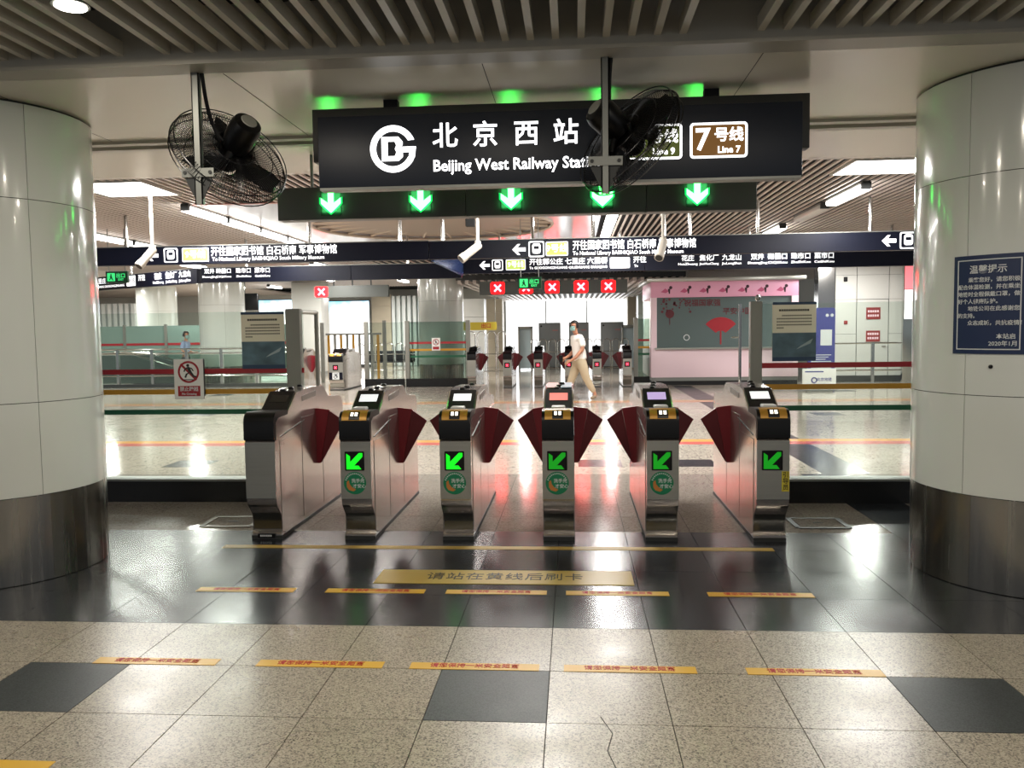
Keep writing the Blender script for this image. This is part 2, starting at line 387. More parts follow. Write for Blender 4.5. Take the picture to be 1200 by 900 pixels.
# white service wall on the right with a door
sw = struct(MB().box(7.30, 9.45, 24.0, 24.3, 0, 3.62).build('wall_right', JOINT))
for r, (z0, z1) in enumerate(((.18, 1.35), (1.35, 2.32), (2.32, 3.0), (3.0, 3.6))):
    for (x0, x1) in ((7.34, 7.92), (7.93, 8.80), (8.81, 9.44)):
        if x0 == 7.93 and z0 < 2.3: continue
        MB().box(x0 + .004, x1 - .004, 23.97, 24.02, z0 + .004, z1 - .004).build('wall_panel', WALLW, sw)
d1 = struct(MB().box(7.94, 8.79, 23.975, 24.0, .02, 2.31).build('door_1', WALLW))
MB().path([(8.72, 23.95, 1.0), (8.62, 23.95, 1.0)], .012).build('door_handle', CHROME, d1)
struct(MB().box(7.34, 9.44, 23.96, 24.0, 0, .18).build('baseboard_right', DGREY))
mi = struct(MB().box(6.85, 7.30, 23.9, 24.3, 0, 3.62).build('trim_5', CHROME))
for i, (z0, z1, lab) in enumerate(((1.76, 2.09, 'upper red notice plate on the white service door'), (1.13, 1.44, 'lower red notice plate on the white service door'))):
    o = tag(MB().box(8.19, 8.57, 23.955, 23.974, z0, z1).build('notice_plate', NOTICE), lab, 'notice')
    for q in range(2):
        for c in range(5): MB().box(8.23 + c * .062, 8.275 + c * .062, 23.951, 23.956, z0 + .07 + q * .12, z0 + .13 + q * .12).build('print_mark', PINK, o)
o = tag(MB().box(7.56, 7.66, 23.93, 23.97, 2.82, 2.95, .01).build('alarm_box', MATTE), 'small dark alarm box high on the white service wall', 'alarm')
o = tag(MB().box(7.58, 7.68, 23.94, 23.97, 1.63, 1.73, .01).build('alarm_button', NOTICE), 'small red alarm button beside the white service door', 'alarm')
# red glowing advertising strip at far right
o = tag(MB().box(9.05, 9.44, 23.6, 23.72, 0, 3.25, .01).build('advert_lightbox', CHROME), 'narrow pink and white glowing advert beside the right column', 'advert')
MB().box(9.08, 9.42, 23.59, 23.6, 1.75, 2.55).build('lit_face', mat('advert_white', '#ffffff', .5, emit='#fff0f0', es=1.1), o)
MB().box(9.08, 9.42, 23.59, 23.6, 2.57, 3.2).build('lit_face', mat('advert_red', '#ff7a80', .5, emit='#ff8088', es=.9), o)

# ================================================================== COLUMNS
def column(cx, cy, R, H, ang0, label, poster=False):
    t = thing('column', label, 'column', (cx, cy, 0))
    t['group'] = 'round white station columns'
    def arc(z0, z1, a0, a1, r, th=.012, n=10):
        b = MB(); V = []
        for i in range(n + 1):
            a = math.radians(a0 + (a1 - a0) * i / n); c, s_ = math.cos(a), math.sin(a)
            V.append([b.bm.verts.new((rr * c, rr * s_, zz)) for rr, zz in ((r, z0), (r, z1), (r - th, z1), (r - th, z0))])
        for i in range(n):
            for q in range(4): b.bm.faces.new((V[i][q], V[i+1][q], V[i+1][(q+1) % 4], V[i][(q+1) % 4]))
        b.bm.faces.new(V[0]); b.bm.faces.new(V[-1][::-1]); return b
    MB().lathe([(R - .02, 0), (R - .02, H)], 48).build('core', JOINT, t)
    zs = [.575, 1.185, 2.495, H - .015] if H < 3.3 else [.575, 1.185, 2.495, H]
    g = math.degrees(.0018 / R)
    for z0, z1 in zip(zs[:-1], zs[1:]):
        for q in range(6): arc(z0 + .0022, z1 - .0022, ang0 + q * 60 + g, ang0 + q * 60 + 60 - g, R).build('panel', ENAMEL, t, ang=60)
    for q in range(6): arc(.004, .572, ang0 + 4 + q * 60 + g * .4, ang0 + 64 + q * 60 - g * .4, R - .006).build('base_panel', BASEST, t, ang=60)
    return t
colL = column(-4.08, 5.52, .70, 3.112, -32.5, 'large white column with steel base at the left edge of the picture')
colR = column(2.95, 5.58, .70, 3.112, -147, 'large white column with steel base, carrying the blue notice')
column(-4.08, 25.4, .70, 3.62, -120, 'distant white round column standing behind the striped glass barrier')
column(-11.11, 25.6, .70, 3.62, -120, 'distant white round column behind the uniformed woman')
column(-16.3, 31.5, .75, 3.62, -120, 'farthest white column at left, beyond the green glass partition')
column(2.95, 27.0, .70, 3.62, -120, 'distant white column half hidden behind the pink booth')
# bolt head on the right column
tag(MB().lathe([(.012, 0), (.012, .008), (.006, .012)], 10, (0, 0, 0), Matrix.Rotation(PI/2, 3, 'X')).build('wall_plug', BLACK, None, (2.95 - .702 * math.cos(math.radians(45)), 5.58 - .702 * math.sin(math.radians(45)), 1.36)), 'tiny black plug in the right column below the blue notice', 'plug')
# blue notice bent round the right column
nt_ = thing('notice_board', 'dark blue notice with white Chinese text on the right column', 'notice', (2.95, 5.58, 0))
def bend(me, zoff, r, amid):
    for v in me.vertices:
        a = math.radians(amid) + v.co.x / r; rr = r + v.co.z
        v.co = (rr * math.cos(a), rr * math.sin(a), v.co.y + zoff)
    me.update()
def sheet(wd, hh, th, m, name, r, amid, zc, frame=None, nx=14):
    b = MB()
    xs = [-wd/2 + wd * i / nx for i in range(nx + 1)]
    V = [[b.bm.verts.new((x, y, z)) for (y, z) in ((-hh/2, 0), (hh/2, 0), (hh/2, th), (-hh/2, th))] for x in xs]
    for i in range(nx):
        for q in range(4): b.bm.faces.new((V[i][q], V[i+1][q], V[i+1][(q+1) % 4], V[i][(q+1) % 4]))
    b.bm.faces.new(V[0]); b.bm.faces.new(V[-1][::-1])
    me = b.mesh(name, m, 60); bend(me, zc, r, amid); return put(name, me, nt_)
AM, NR, NZ = -137.0, .703, 1.727
NW, NH = .405, .585
sheet(NW, NH, .004, mat('notice_blue', '#14284f', .4), 'board', NR, AM, NZ)
for (dx, dz, ww, hh) in ((0, NH/2 - .028, NW - .05, .006), (0, -NH/2 + .028, NW - .05, .006)): sheet(ww, hh, .0055, WHTXT, 'border', NR, AM, NZ + dz)
for dx in (-NW/2 + .028, NW/2 - .028): sheet(.006, NH - .05, .0055, WHTXT, 'border', NR, AM + math.degrees(dx / NR), NZ, nx=1)
def ntext(s, size, x, dz, al='LEFT'):
    me = textmesh(s, size, .012, .0007, al); 
    for v in me.vertices: v.co.x += x; v.co.z += .0052
    bend(me, NZ + dz, NR, AM); me.materials.append(WHTXT); put('lettering', me, nt_)
ntext('温馨提示', .052, 0, .205, 'CENTER')
for i, s in enumerate(('　　乘客您好，请您积极', '配合体温检测，并在乘坐', '地铁时全程佩戴口罩，做', '好个人健康防护。', '　　地铁公司在此感谢您', '的支持。', '　　众志成城，共抗疫情！')):
    ntext(s, .0312, -.172, .145 - i * .0425)
ntext('本站启', .034, .155, -.190, 'RIGHT'); ntext('2020年1月', .034, .165, -.232, 'RIGHT')

# ================================================================== GATES
def arrow_down(b, cx, cz, s, y0, y1):                # stem and chevron
    b.prism([(cx - s*.14, cz + s*.5), (cx - s*.14, cz - s*.02), (cx - s*.48, cz + s*.22), (cx - s*.48, cz - s*.05), (cx, cz - s*.5), (cx + s*.48, cz - s*.05), (cx + s*.48, cz + s*.22), (cx + s*.14, cz - s*.02), (cx + s*.14, cz + s*.5)], y0, y1, 'y')
def arrow_sw(b, cx, cz, s, y0, y1):                  # diagonal arrow to lower left, cut square
    b.prism([(cx - s*.5, cz - s*.5), (cx + s*.42, cz - s*.5), (cx + s*.24, cz - s*.27), (cx - s*.02, cz - s*.27), (cx + s*.5, cz + s*.27), (cx + s*.5, cz + s*.5), (cx + s*.28, cz + s*.5), (cx - s*.27, cz - s*.05), (cx - s*.27, cz + s*.3), (cx - s*.5, cz + s*.46)], y0, y1, 'y')
def cross(b, cx, cz, s, y0, y1, t=.2):
    for sg in (1, -1):
        a = sg * PI / 4; c, s_ = math.cos(a), math.sin(a); L = s * .66; T = s * t * .5
        b.prism([(cx + x * c - z * s_, cz + x * s_ + z * c) for x, z in ((-L, -T), (L, -T), (L, T), (-L, T))], y0, y1, 'y'); y0 -= .0003
W = .117
PROF = [(0, 0), (0, .05), (.035, .075), (.03, .14), (.005, .20), (-.04, .25), (-.075, .285), (-.085, .33), (-.09, .78), (-.06, .80), (-.06, .93), (.0, .96), (.22, .965), (.24, .985), (.45, 1.118), (.78, 1.138), (1.15, 1.128), (1.22, 1.10), (1.33, 1.02), (1.70, .995), (1.77, .97), (1.80, .92), (1.80, 0)]
HOOD = [(-.088, .79), (-.105, .80), (-.105, .93), (-.095, .965), (-.06, 1.0), (-.02, 1.008), (.20, 1.0), (.22, .985), (.22, .962), (.0, .955), (-.055, .925), (-.055, .79)]
SCREENS = {'white': mat('screen_white', '#e8e8e8', .3, emit='#e4e8ea', es=.9), 'pink': mat('screen_pink', '#e88a80', .3, emit='#f0857c', es=.9), 'lilac': mat('screen_lilac', '#b09cc8', .3, emit='#b4a0d0', es=.85), 'off': mat('screen_off', '#0a0b0c', .12)}
def gate(label, group, loc, sym, screen, reader=True, sticker=True, flaps=(1, 1), toprow=False, wl=False, mainw=1.0):
    t = thing('turnstile', label, 'turnstile', loc, 0, group)
    w_ = W * mainw
    MB().prism(PROF, -w_, w_, 'x').build('body', SIDE, t, ang=25)
    MB().prism([(-.0925, .34), (-.0925, .775), (-.088, .775), (-.088, .34)], -w_ - .001, w_ + .001, 'x').build('front_plate', STEEL, t)
    MB().prism([(.037, .078), (.032, .14), (.007, .20), (-.038, .25), (-.0765, .285), (-.082, .29), (-.045, .26), (.0, .205), (.022, .14), (.026, .078)], -w_ + .006, w_ - .006, 'x').build('kick_plate', mat('kick_steel', '#8f8f89', .16, .95), t, ang=80)
    MB().box(-w_ - .004, w_ + .004, .0 - .006, 1.806, 0, .03).build('plinth', DGREY, t)
    for s in (-1, 1):
        xs = s * (w_ + .0005)
        for (a, b_, z1) in ((.02, .53, .80), (.545, 1.10, .90), (1.115, 1.78, .90)):
            MB().box(min(xs, xs + s * .003), max(xs, xs + s * .003), a, b_, .06, z1 if a > .03 else .775, .001, 1).build('side_panel', SIDE, t)
        MB().prism([(.58, 1.035), (.95, 1.055), (.95, 1.10), (.58, 1.08)], xs - .001, xs + s * .003, 'x').build('slot_plate', mat('slot_grey', '#7c756e', .4, .5), t)
        MB().prism([(.03, .80), (.62, .872), (.62, .879), (.03, .807)], xs - .001, xs + s * .004, 'x').build('trim_line', mat('trim_dark_grey', '#4b4844', .5), t)  # thin dark grey strip rising along the side
        MB().path([(xs - s * .002, .09, .74), (xs + s * .004, .09, .74)], .007, 10).build('lock', BLACK, t)
    MB().prism(HOOD, -w_ - .002, w_ + .002, 'x').build('hood', BLACK, t, ang=50)
    if reader:
        rp_ = MB().prism([(-.107, .944), (-.100, .968), (-.063, 1.004), (-.02, 1.012), (-.02, 1.016), (-.065, 1.009), (-.105, .971), (-.112, .944)], -w_ * .82, w_ * .82, 'x').build('reader_plate', GOLD, t)
        MB().prism([(-.110, .950), (-.104, .9695), (-.070, 1.003), (-.070, 1.008), (-.1085, .9725), (-.115, .950)], -.04, .04, 'x').build('scanner_window', BLACK, rp_)
        for sx in (-.016, .016):
            for (ya, za) in ((-.102, .980), (-.088, .9935)):
                MB().box(sx - .010, sx + .010, ya - .008, ya, za - .002, za + .010).build('scanner_light', mat('scanner_glow', '#fff4e0', .4, emit='#fff2dc', es=2.2), rp_)
        MB().box(-.05, .055, .03, .13, 1.004, 1.03, .01).build('card_tray', mat('tray_white', '#cfd0cd', .35), t)
    # slanted screen head
    dy, dz = .21, .133; L = math.hypot(dy, dz); uy, uz = dy / L, dz / L; ny, nz = -uz, uy
    def sl_(u0, u1, n0, n1): return [(.24 + uy * u + ny * n, .985 + uz * u + nz * n) for u, n in ((u0, n0), (u1, n0), (u1, n1), (u0, n1))]
    bz = MB().prism(sl_(-.004, L + .004, -.004, .012), -w_ * .9, w_ * .9, 'x').build('screen_bezel', BLACK, t)
    MB().prism(sl_(L * .42, L * .80, .011, .0135), -w_ * .62, w_ * .62, 'x').build('screen', SCREENS[screen], bz)
    for (ya, xa) in ((.52, -.02), (.66, .0), (.82, .02)):
        MB().lathe([(.024, 0), (.024, .012), (.017, .02)], 14, (xa, ya, 1.12 + (ya - .45) * .06)).build('sensor_knob', BLACK, t)
    if toprow:
        MB().box(-w_ * .9, -.014, .5, 1.1, 1.136, 1.142).build('top_film', mat('film_pink', '#d9b8b4', .3), t)
        MB().box(.014, w_ * .9, .5, 1.1, 1.136, 1.142).build('top_film', mat('film_blue', '#9db6c6', .3), t)
    yf = -.0935
    if sym:
        dp = MB().prism(rounded(-.082, .068, .558, .705, .006), yf - .004, yf + .003, 'y').build('display', BLACK, t)
        b = MB()
        if sym == 'x': b.prism(disc(-.005, .632, .05, 20), yf - .0046, yf - .003, 'y'); b.build('display_field', mat('gate_cross_field', '#600410', .5, emit=(.5, .001, .006), es=.9), dp); b = MB(); cross(b, -.005, .632, .075, yf - .0065, yf - .003); b.build('display_cross', XPINK, dp)
        else: arrow_sw(b, -.007, .631, .125, yf - .0055, yf - .003); b.build('display_arrow', GDISP if sym == 'a' else GDISP2, dp)
    if sticker:
        st = MB().prism(disc(-.008, .462, .087, 40), yf - .002, yf + .003, 'y').build('round_sticker', STKGREEN, t)
        text('洗手先', .034, WHTXT, st, (.016, yf - .0028, .478), bold=.01)
        text('才安心', .034, WHTXT, st, (.026, yf - .0028, .437), bold=.01)
        MB().prism([(-.072, .47), (-.055, .485), (-.05, .455), (-.03, .43), (.0, .412), (-.02, .398), (-.055, .408), (-.07, .43)], yf - .003, yf - .0015, 'y').build('print_shape', ORANGE, st)
        for q in range(13):                          # ring of tiny letters along the rim, drawn as ticks
            a = math.radians(160 - q * 11.5); rr = .073
            c, s_ = math.cos(a), math.sin(a)
            MB().prism([(-.008 + c * (rr - .006) - s_ * .003, .462 + s_ * (rr - .006) + c * .003), (-.008 + c * (rr - .006) + s_ * .003, .462 + s_ * (rr - .006) - c * .003), (-.008 + c * (rr + .006) + s_ * .003, .462 + s_ * (rr + .006) - c * .003), (-.008 + c * (rr + .006) - s_ * .003, .462 + s_ * (rr + .006) + c * .003)], yf - .003, yf - .0015, 'y').build('print_mark', WHTXT, st)
    for i, s in enumerate((-1, 1)):
        if not flaps[i]: continue
        f1 = [(s * (w_ - .02), .45), (s * (w_ + .035), .45), (s * (w_ + .125), .925), (s * (w_ - .02), .945)]
        f2 = [(s * (w_ + .035), .45), (s * (w_ + .045), .458), (s * (w_ + .255), .825), (s * (w_ + .125), .918)]
        fo = MB().prism(f1, .93, .962, 'y').build('flap', FLAP, t)
        MB().prism(f2, .938, .956, 'y').build('flap_leaf', FLAP2, fo)
    if wl:
        pl = MB().box(-w_ * .95, w_ * .95, yf - .006, yf, .30, .50).build('wheelchair_plate', NAVY2, t)
        b = MB(); b.prism(disc(-.0, .455 + .015, .016, 14), yf - .009, yf - .005, 'y'); b.build('pictogram', WHTXT, pl)
        text('♿', .19, WHTXT, pl, (0, yf - .008, .395))
    return t
GX = [-2.415, -1.668, -.900, -.124, .652, 1.455]; GY = 6.25
FG = 'front row of ticket gates'
gate('turnstile at the left end of the front row, with no lit arrow on its front', FG, (GX[0], GY, 0), None, 'off', reader=False, sticker=False)
gate('second front-row turnstile from the left, bright green arrow, white screen', FG, (GX[1], GY, 0), 'a', 'white')
gate('third front-row turnstile from the left, bright green arrow, pale screen', FG, (GX[2], GY, 0), 'a', 'white')
gate('fourth front-row turnstile from the left, straight below the walking man', FG, (GX[3], GY, 0), 'd', 'pink', toprow=True)
gate('fifth front-row turnstile from the left, with lilac screen', FG, (GX[4], GY, 0), 'd', 'lilac')
g6 = gate('turnstile at the right end of the front row, with small yellow sticker', FG, (GX[5], GY, 0), 'd', 'white', sticker=False)
ys = MB().box(.062, .116, -.0965, -.0915, .40, .55).build('yellow_sticker', mat('label_yellow', '#c9b93a', .45), g6)
for i, ch in enumerate('引导员'): text(ch, .045, BLKTXT, ys, (.089, -.0972, .523 - i * .047), bold=.01)
np_ = MB().box(-.07, .07, -.012, -.004, .012, .045).build('number_plate', BLACK, [o for o in COL.objects if o.name == 'turnstile'][0])
for q in range(6): MB().box(-.05 + q * .016, -.04 + q * .016, -.0135, -.011, .022, .036).build('print_mark', WHTXT, np_)
RG = 'far row of ticket gates'
FX = [-2.81, -1.82, -.975, -.13, .63, 1.45]
names = ['far-row turnstile at the left end, beside the glass barrier post', 'second far-row turnstile from the left, red cross on its front', 'third far-row turnstile from the left, red cross on its front', 'far-row turnstile partly hidden by the walking man', 'far-row turnstile just right of the walking man', 'far-row turnstile at the right end, beside the pink booth']
for i, x in enumerate(FX): gate(names[i], RG, (x, 22.7, 0), None if i == 0 else 'x', 'off', reader=False, sticker=False, flaps=(0 if i == 0 else 1, 0 if i == 5 else 1))
gate('wide far turnstile with a wheelchair sign and blue side', RG, (-6.5, 22.3, 0), 'x', 'off', reader=True, sticker=False, flaps=(1, 0), wl=True, mainw=1.7)
gate('far turnstile end seen behind the grey post left of the wheelchair gate', RG, (-7.75, 22.6, 0), None, 'off', reader=False, sticker=False, flaps=(0, 1), mainw=1.2)

# ================================================================== MAIN SIGN AND ARROW BOX
ms = thing('station_sign', 'large navy hanging sign reading 北京西站 Beijing West Railway Station', 'sign', (-.1, 5.30, 2.53))
def B2(x0, x1, y0, y1, z0, z1, name, m, par, bev=0): # world box into a child of par
    l = par.location; return MB().box(x0-l.x, x1-l.x, y0-l.y, y1-l.y, z0-l.z, z1-l.z, bev).build(name, m, par)
B2(-1.615, 1.405, 5.26, 5.36, 2.535, 2.982, 'face_panel', NAVY, ms, .006)
B2(-1.61, 1.40, 5.262, 5.36, 2.52, 2.536, 'bottom_rail', GALV, ms)
B2(-1.685, 1.48, 5.38, 5.48, 2.725, 3.062, 'back_housing', SIGNBOX, ms, .004)
for x in (-1.17, .88): B2(x - .045, x + .045, 5.39, 5.46, 3.06, 3.111, 'ceiling_mount', MATTE, ms)
l = ms.location
def mt(s, size, x, z, **k): return text(s, size, LETTER, ms, (x - l.x, 5.2585 - l.y, z - l.z), **k)
for ch, x in zip('北京西站', (-.800, -.545, -.287, -.040)): mt(ch, .165, x + .003, 2.832, bold=.013)
mt('Beijing West Railway Station', .100, -.338, 2.652, bold=.016, width=1.072)
b = MB(); cxl, czl = -1.13 - l.x, 2.768 - l.z; yy = 5.2585 - l.y       # round subway emblem
NA = 40; ro, ri = .147, .109; pts = []
for i in range(NA + 1):
    a = math.radians(22 + (338 - 22) * i / NA + 0); pts.append((cxl + ro * math.cos(a), czl + ro * math.sin(a)))
for i in range(NA, -1, -1):
    a = math.radians(28 + (332 - 28) * i / NA); pts.append((cxl + ri * math.cos(a), czl + ri * math.sin(a)))
b.prism(pts, yy - .002, yy + .002, 'y')
b.prism([(cxl + .02, czl + .012), (cxl + .147, czl + .012), (cxl + .138, czl - .055), (cxl + .100, czl - .055), (cxl + .104, czl - .022), (cxl + .02, czl - .022)], yy - .0024, yy + .002, 'y')
b.build('emblem', LETTER, ms)
b = MB()
b.prism([(cxl - .073, czl + .075), (cxl + .035, czl + .075), (cxl + .062, czl + .045), (cxl + .062, czl + .025), (cxl + .04, czl), (cxl + .062, czl - .025), (cxl + .062, czl - .05), (cxl + .035, czl - .075), (cxl - .073, czl - .075)], yy - .0028, yy + .002, 'y')
em = b.build('emblem', LETTER, ms)
MB().prism([(cxl - .033, czl + .045), (cxl + .012, czl + .045), (cxl + .022, czl + .02), (cxl + .012, czl), (cxl + .022, czl - .02), (cxl + .012, czl - .045), (cxl - .033, czl - .045)], yy - .0034, yy - .0026, 'y').build('emblem_gap', NAVY, em)
for (x0, num, m) in ((.330, '9', OLIVEL), (.726, '7', BROWNL)):
    x1 = x0 + .348; z0, z1 = 2.655, 2.869
    fr = MB().prism(rounded(x0 - l.x, x1 - l.x, z0 - l.z, z1 - l.z, .022), yy - .002, yy + .002, 'y').build('line_badge', LETTER, ms)
    MB().prism(rounded(x0 + .014 - l.x, x1 - .014 - l.x, z0 + .014 - l.z, z1 - .014 - l.z, .012), yy - .003, yy, 'y').build('badge_field', m, fr)
    text(num, .185, LETTER, fr, (x0 + .075 - l.x, yy - .0042, 2.762 - l.z), bold=.02)
    text('号线', .090, LETTER, fr, (x0 + .235 - l.x, yy - .0042, 2.789 - l.z), bold=.02)
    text('Line ' + num, .056, LETTER, fr, (x0 + .235 - l.x, yy - .0042, 2.702 - l.z), bold=.025)
ab = thing('lane_arrow_sign', 'long dark overhead box with five glowing green down arrows', 'sign', (-.5, 6.9, 2.56))
la = ab.location
for (x0, x1) in ((-2.48, -.885), (-.88, .60), (.605, 1.486)): B2(x0, x1, 6.9, 7.05, 2.56, 2.83, 'box_section', mat('arrow_box', '#4c504c', .45), ab, .004)
for x in (-2.2, -.9, .6, 1.3): MB().path([(x - la.x, .07, .26), (x - la.x, .07, HS - la.z + .003)], .014).build('hanger_rod', GALV, ab)
for x in (-2.02, -1.26, -.505, .245, 1.01):
    h = MB().prism(rounded(x - .088 - la.x, x + .088 - la.x, .03, .25, .01), -.004, .002, 'y').build('arrow_field', GFIELD, ab)
    b = MB(); arrow_down(b, x - la.x, .140, .208, -.006, -.003); b.build('arrow_halo', GGLOW, h)  # halo of the lit arrow, painted as a larger glowing outline behind it
    b = MB(); arrow_down(b, x - la.x, .140, .178, -.008, -.0055); b.build('arrow', GARROW, h)
    pl = bpy.data.lights.new('arrow_glow', 'AREA'); pl.shape = 'SQUARE'; pl.size = .16; pl.energy = 1.2; pl.color = (.1, 1, .25)
    po = bpy.data.objects.new('arrow_glow', pl); COL.objects.link(po); po.parent = h; po.location = (x - la.x, -.02, .14); po.rotation_euler = (PI/2, 0, 0)

# ================================================================== FANS
def fan(label, loc, center, nrm, roll):
    t = thing('hanging_fan', label, 'fan', loc)
    L = Vector(loc); bz = 2.365 - L.z
    # steel channel post with cross plate and triangular gusset
    MB().box(-.022, .022, -.003, .003, bz, 3.112 - L.z).box(-.022, -.016, -.003, .03, bz, 3.112 - L.z).box(.016, .022, -.003, .03, bz, 3.112 - L.z).build('post', GALV, t)
    MB().box(-.095, .095, -.008, -.002, bz + .155, bz + .205).build('cross_plate', GALV, t)
    for s in (-1, 1): MB().path([(s * .075, -.014, bz + .18), (s * .075, -.006, bz + .18)], .011, 6).build('bolt', DGREY, t)
    MB().prism([(-.085, bz + .155), (.085, bz + .155), (.018, bz + .02), (-.018, bz + .02)], .004, .012, 'y').build('gusset', DGREY, t)
    c = Vector(center) - L; n_ = Vector(nrm).normalized()
    a = n_.cross(Vector((0, 0, 1))).normalized(); b_ = n_.cross(a).normalized()
    Mx = Matrix((a, b_, n_)).transposed()
    R = .36
    cg = MB()
    for (rr, zz) in ((R, 0), (R * .97, .045), (R * .97, -.045), (.13, .075), (.13, -.075), (.25, .066), (.25, -.066)): cg.ring(c + Mx @ Vector((0, 0, zz)), rr, .0042 if rr > .3 else .003, 48, 4, Mx)
    for i in range(120):
        q = 2 * PI * i / 120; cs, sn = math.cos(q), math.sin(q)
        for s in (1, -1):
            cg.path([c + Mx @ Vector((rr * cs, rr * sn, s * zz)) for rr, zz in ((.07, .078), (.2, .072), (.32, .052), (.358, .004))], .0021, 3, False)
    tag(cg.build('cage', BLACK, t), kind='stuff')
    MB().lathe([(.05, -.08), (.065, -.06), (.07, .06), (.05, .07)], 20, c, Mx).build('hub', BLACK, t)
    for i in range(3):
        q = 2 * PI * i / 3 + roll; bl = MB(); V = []
        for (rr, wd) in ((.05, .03), (.15, .055), (.26, .065), (.32, .045)):
            row = []
            for sgn in (-1, 1):
                p = Vector((rr * math.cos(q) - sgn * wd * math.sin(q), rr * math.sin(q) + sgn * wd * math.cos(q), sgn * .022))
                row += [bl.bm.verts.new(c + Mx @ p), bl.bm.verts.new(c + Mx @ (p + Vector((0, 0, .004))))]
            V.append(row)
        for k in range(3):
            A, B = V[k], V[k+1]
            bl.bm.faces.new((A[0], A[2], B[2], B[0])); bl.bm.faces.new((A[1], B[1], B[3], A[3])); bl.bm.faces.new((A[0], B[0], B[1], A[1])); bl.bm.faces.new((A[2], A[3], B[3], B[2]))
        bl.bm.faces.new((V[0][0], V[0][1], V[0][3], V[0][2])); bl.bm.faces.new((V[3][0], V[3][2], V[3][3], V[3][1]))
        bl.build('blade', MATTE, t)
    mo = MB().lathe([(.05, .07), (.08, .09), (.09, .15), (.092, .25), (.08, .285), (.05, .30)], 24, c, Mx).build('motor', BLACK, t)
    MB().lathe([(.05, .299), (.045, .3045)], 20, c, Mx).build('motor_label', mat('label_grey', '#8a8a80', .5), mo)
    # curved arm from the cross plate to the motor, and the cable from the ceiling
    p0 = Vector((0, .02, bz + .18)); p1 = c + Mx @ Vector((0, 0, .12)); lowp = (p0 + p1) / 2 + Vector((0, .02, -.05))
    MB().path([p0 + (lowp - p0) * (i / 5) if i < 5 else lowp for i in range(6)] + [lowp + (p1 - lowp) * (i / 5) for i in range(1, 6)], .022, 10).build('arm', BLACK, t)
    yk = [c + Mx @ Vector((.11 * math.cos(q), .11 * math.sin(q) * .4, .12 - .10 * math.sin(q))) for q in [PI * i / 8 for i in range(9)]]
    MB().path(yk, .013, 8).build('yoke', BLACK, t)
    top = Vector((.035, .02, 3.112 - L.z)); pts = []
    for i in range(13):
        f = i / 12; p = top.lerp(p1, f); p.z += -.16 * math.sin(PI * f) * f; p.x -= (p1.x) * .35 * math.sin(PI * f); pts.append(p)
    MB().path(pts, .011, 8).build('cable', MATTE, t)
    return t
fan('black cage fan hanging on a steel post at upper left', (-2.152, 4.70, 2.365), (-2.085, 4.99, 2.69), (.637, -.509, .57), .35)
fan('black cage fan seen edge-on in front of the station sign', (.185, 4.70, 2.365), (.335, 4.925, 2.70), (-.68, -.484, .537), 1.95)

# ================================================================== FLOOR MARKINGS
tag(MB().box(-2.663, 1.43, 5.985, 6.065, .0, .0022).build('floor_line', YLINE), 'long thin yellow line across the floor before the gates', 'floor line')
pl = tag(MB().box(-1.30, .367, 5.15, 5.445, .0, .004, .001, 1).build('floor_plate', YELPLATE), 'long yellow floor plate reading 请站在黄线后刷卡', 'floor sign')
text('请站在黄线后刷卡', .155, BLKTXT, pl, (-.465, 5.295, .0045), (0, 0, 0), spacing=1.07, width=1.02)
CX = [-2.075, -1.247, -.490, .252, 1.109]
ordn = ['leftmost', 'second from left', 'middle', 'fourth from left', 'rightmost']
for j, (y, nm) in enumerate(((4.992, 'row on the dark floor band'), (3.862, 'row on the speckled floor'))):
    for i, x in enumerate(CX):
        o = tag(MB().box(x - .312, x + .312, y - .038, y + .038, .0, .0022).build('floor_sticker', YELLOW, None), 'yellow distance sticker, %s of five, %s' % (ordn[i], nm), 'floor sticker', 'yellow distance stickers on the floor')
        text('请您保持一米安全距离', .05, REDTXT, o, (x, y + .004, .0026), (0, 0, 0), width=.43, bold=.01)
o = tag(MB().box(-2.60, -1.98, 2.835, 2.911, .0, .0022).build('floor_sticker', YELLOW), 'yellow sticker cut off at the bottom left corner', 'floor sticker', 'yellow distance stickers on the floor')
def hatch(x, y, sx, sy, label, fm, rz=0):
    t = thing('floor_hatch', label, 'hatch', (x, y, 0), rz)
    for s in (-1, 1):
        MB().box(-sx/2, sx/2, s * sy/2 - .02, s * sy/2 + .02, .0, .006).build('frame_bar', fm, t)
        MB().box(s * sx/2 - .02, s * sx/2 + .02, -sy/2, sy/2, .0, .006).build('frame_bar', fm, t)
    MB().box(-sx/2 + .03, sx/2 - .03, -sy/2 + .03, sy/2 - .03, .0, .004).build('lid', G_GREY, t)
    MB().box(-.04, .04, -.008, .008, .004, .008).build('lifting_handle', BLACK, t)
hatch(-2.93, 6.82, .42, .36, 'worn brass-framed floor hatch left of the gates', mat('brass', '#4a3d26', .4, .5), .06)
hatch(1.98, 6.85, .40, .34, 'dark-framed floor hatch right of the gates', mat('hatch_dark', '#1b1b1c', .4), 0)
MB().path([(.099, 3.373, .0), (.142, 3.229, .0), (.116, 3.093, .0), (.142, 2.97, .0), (.15, 2.83, 0)], .0022, 4).build('crack', BLKTXT, fl)

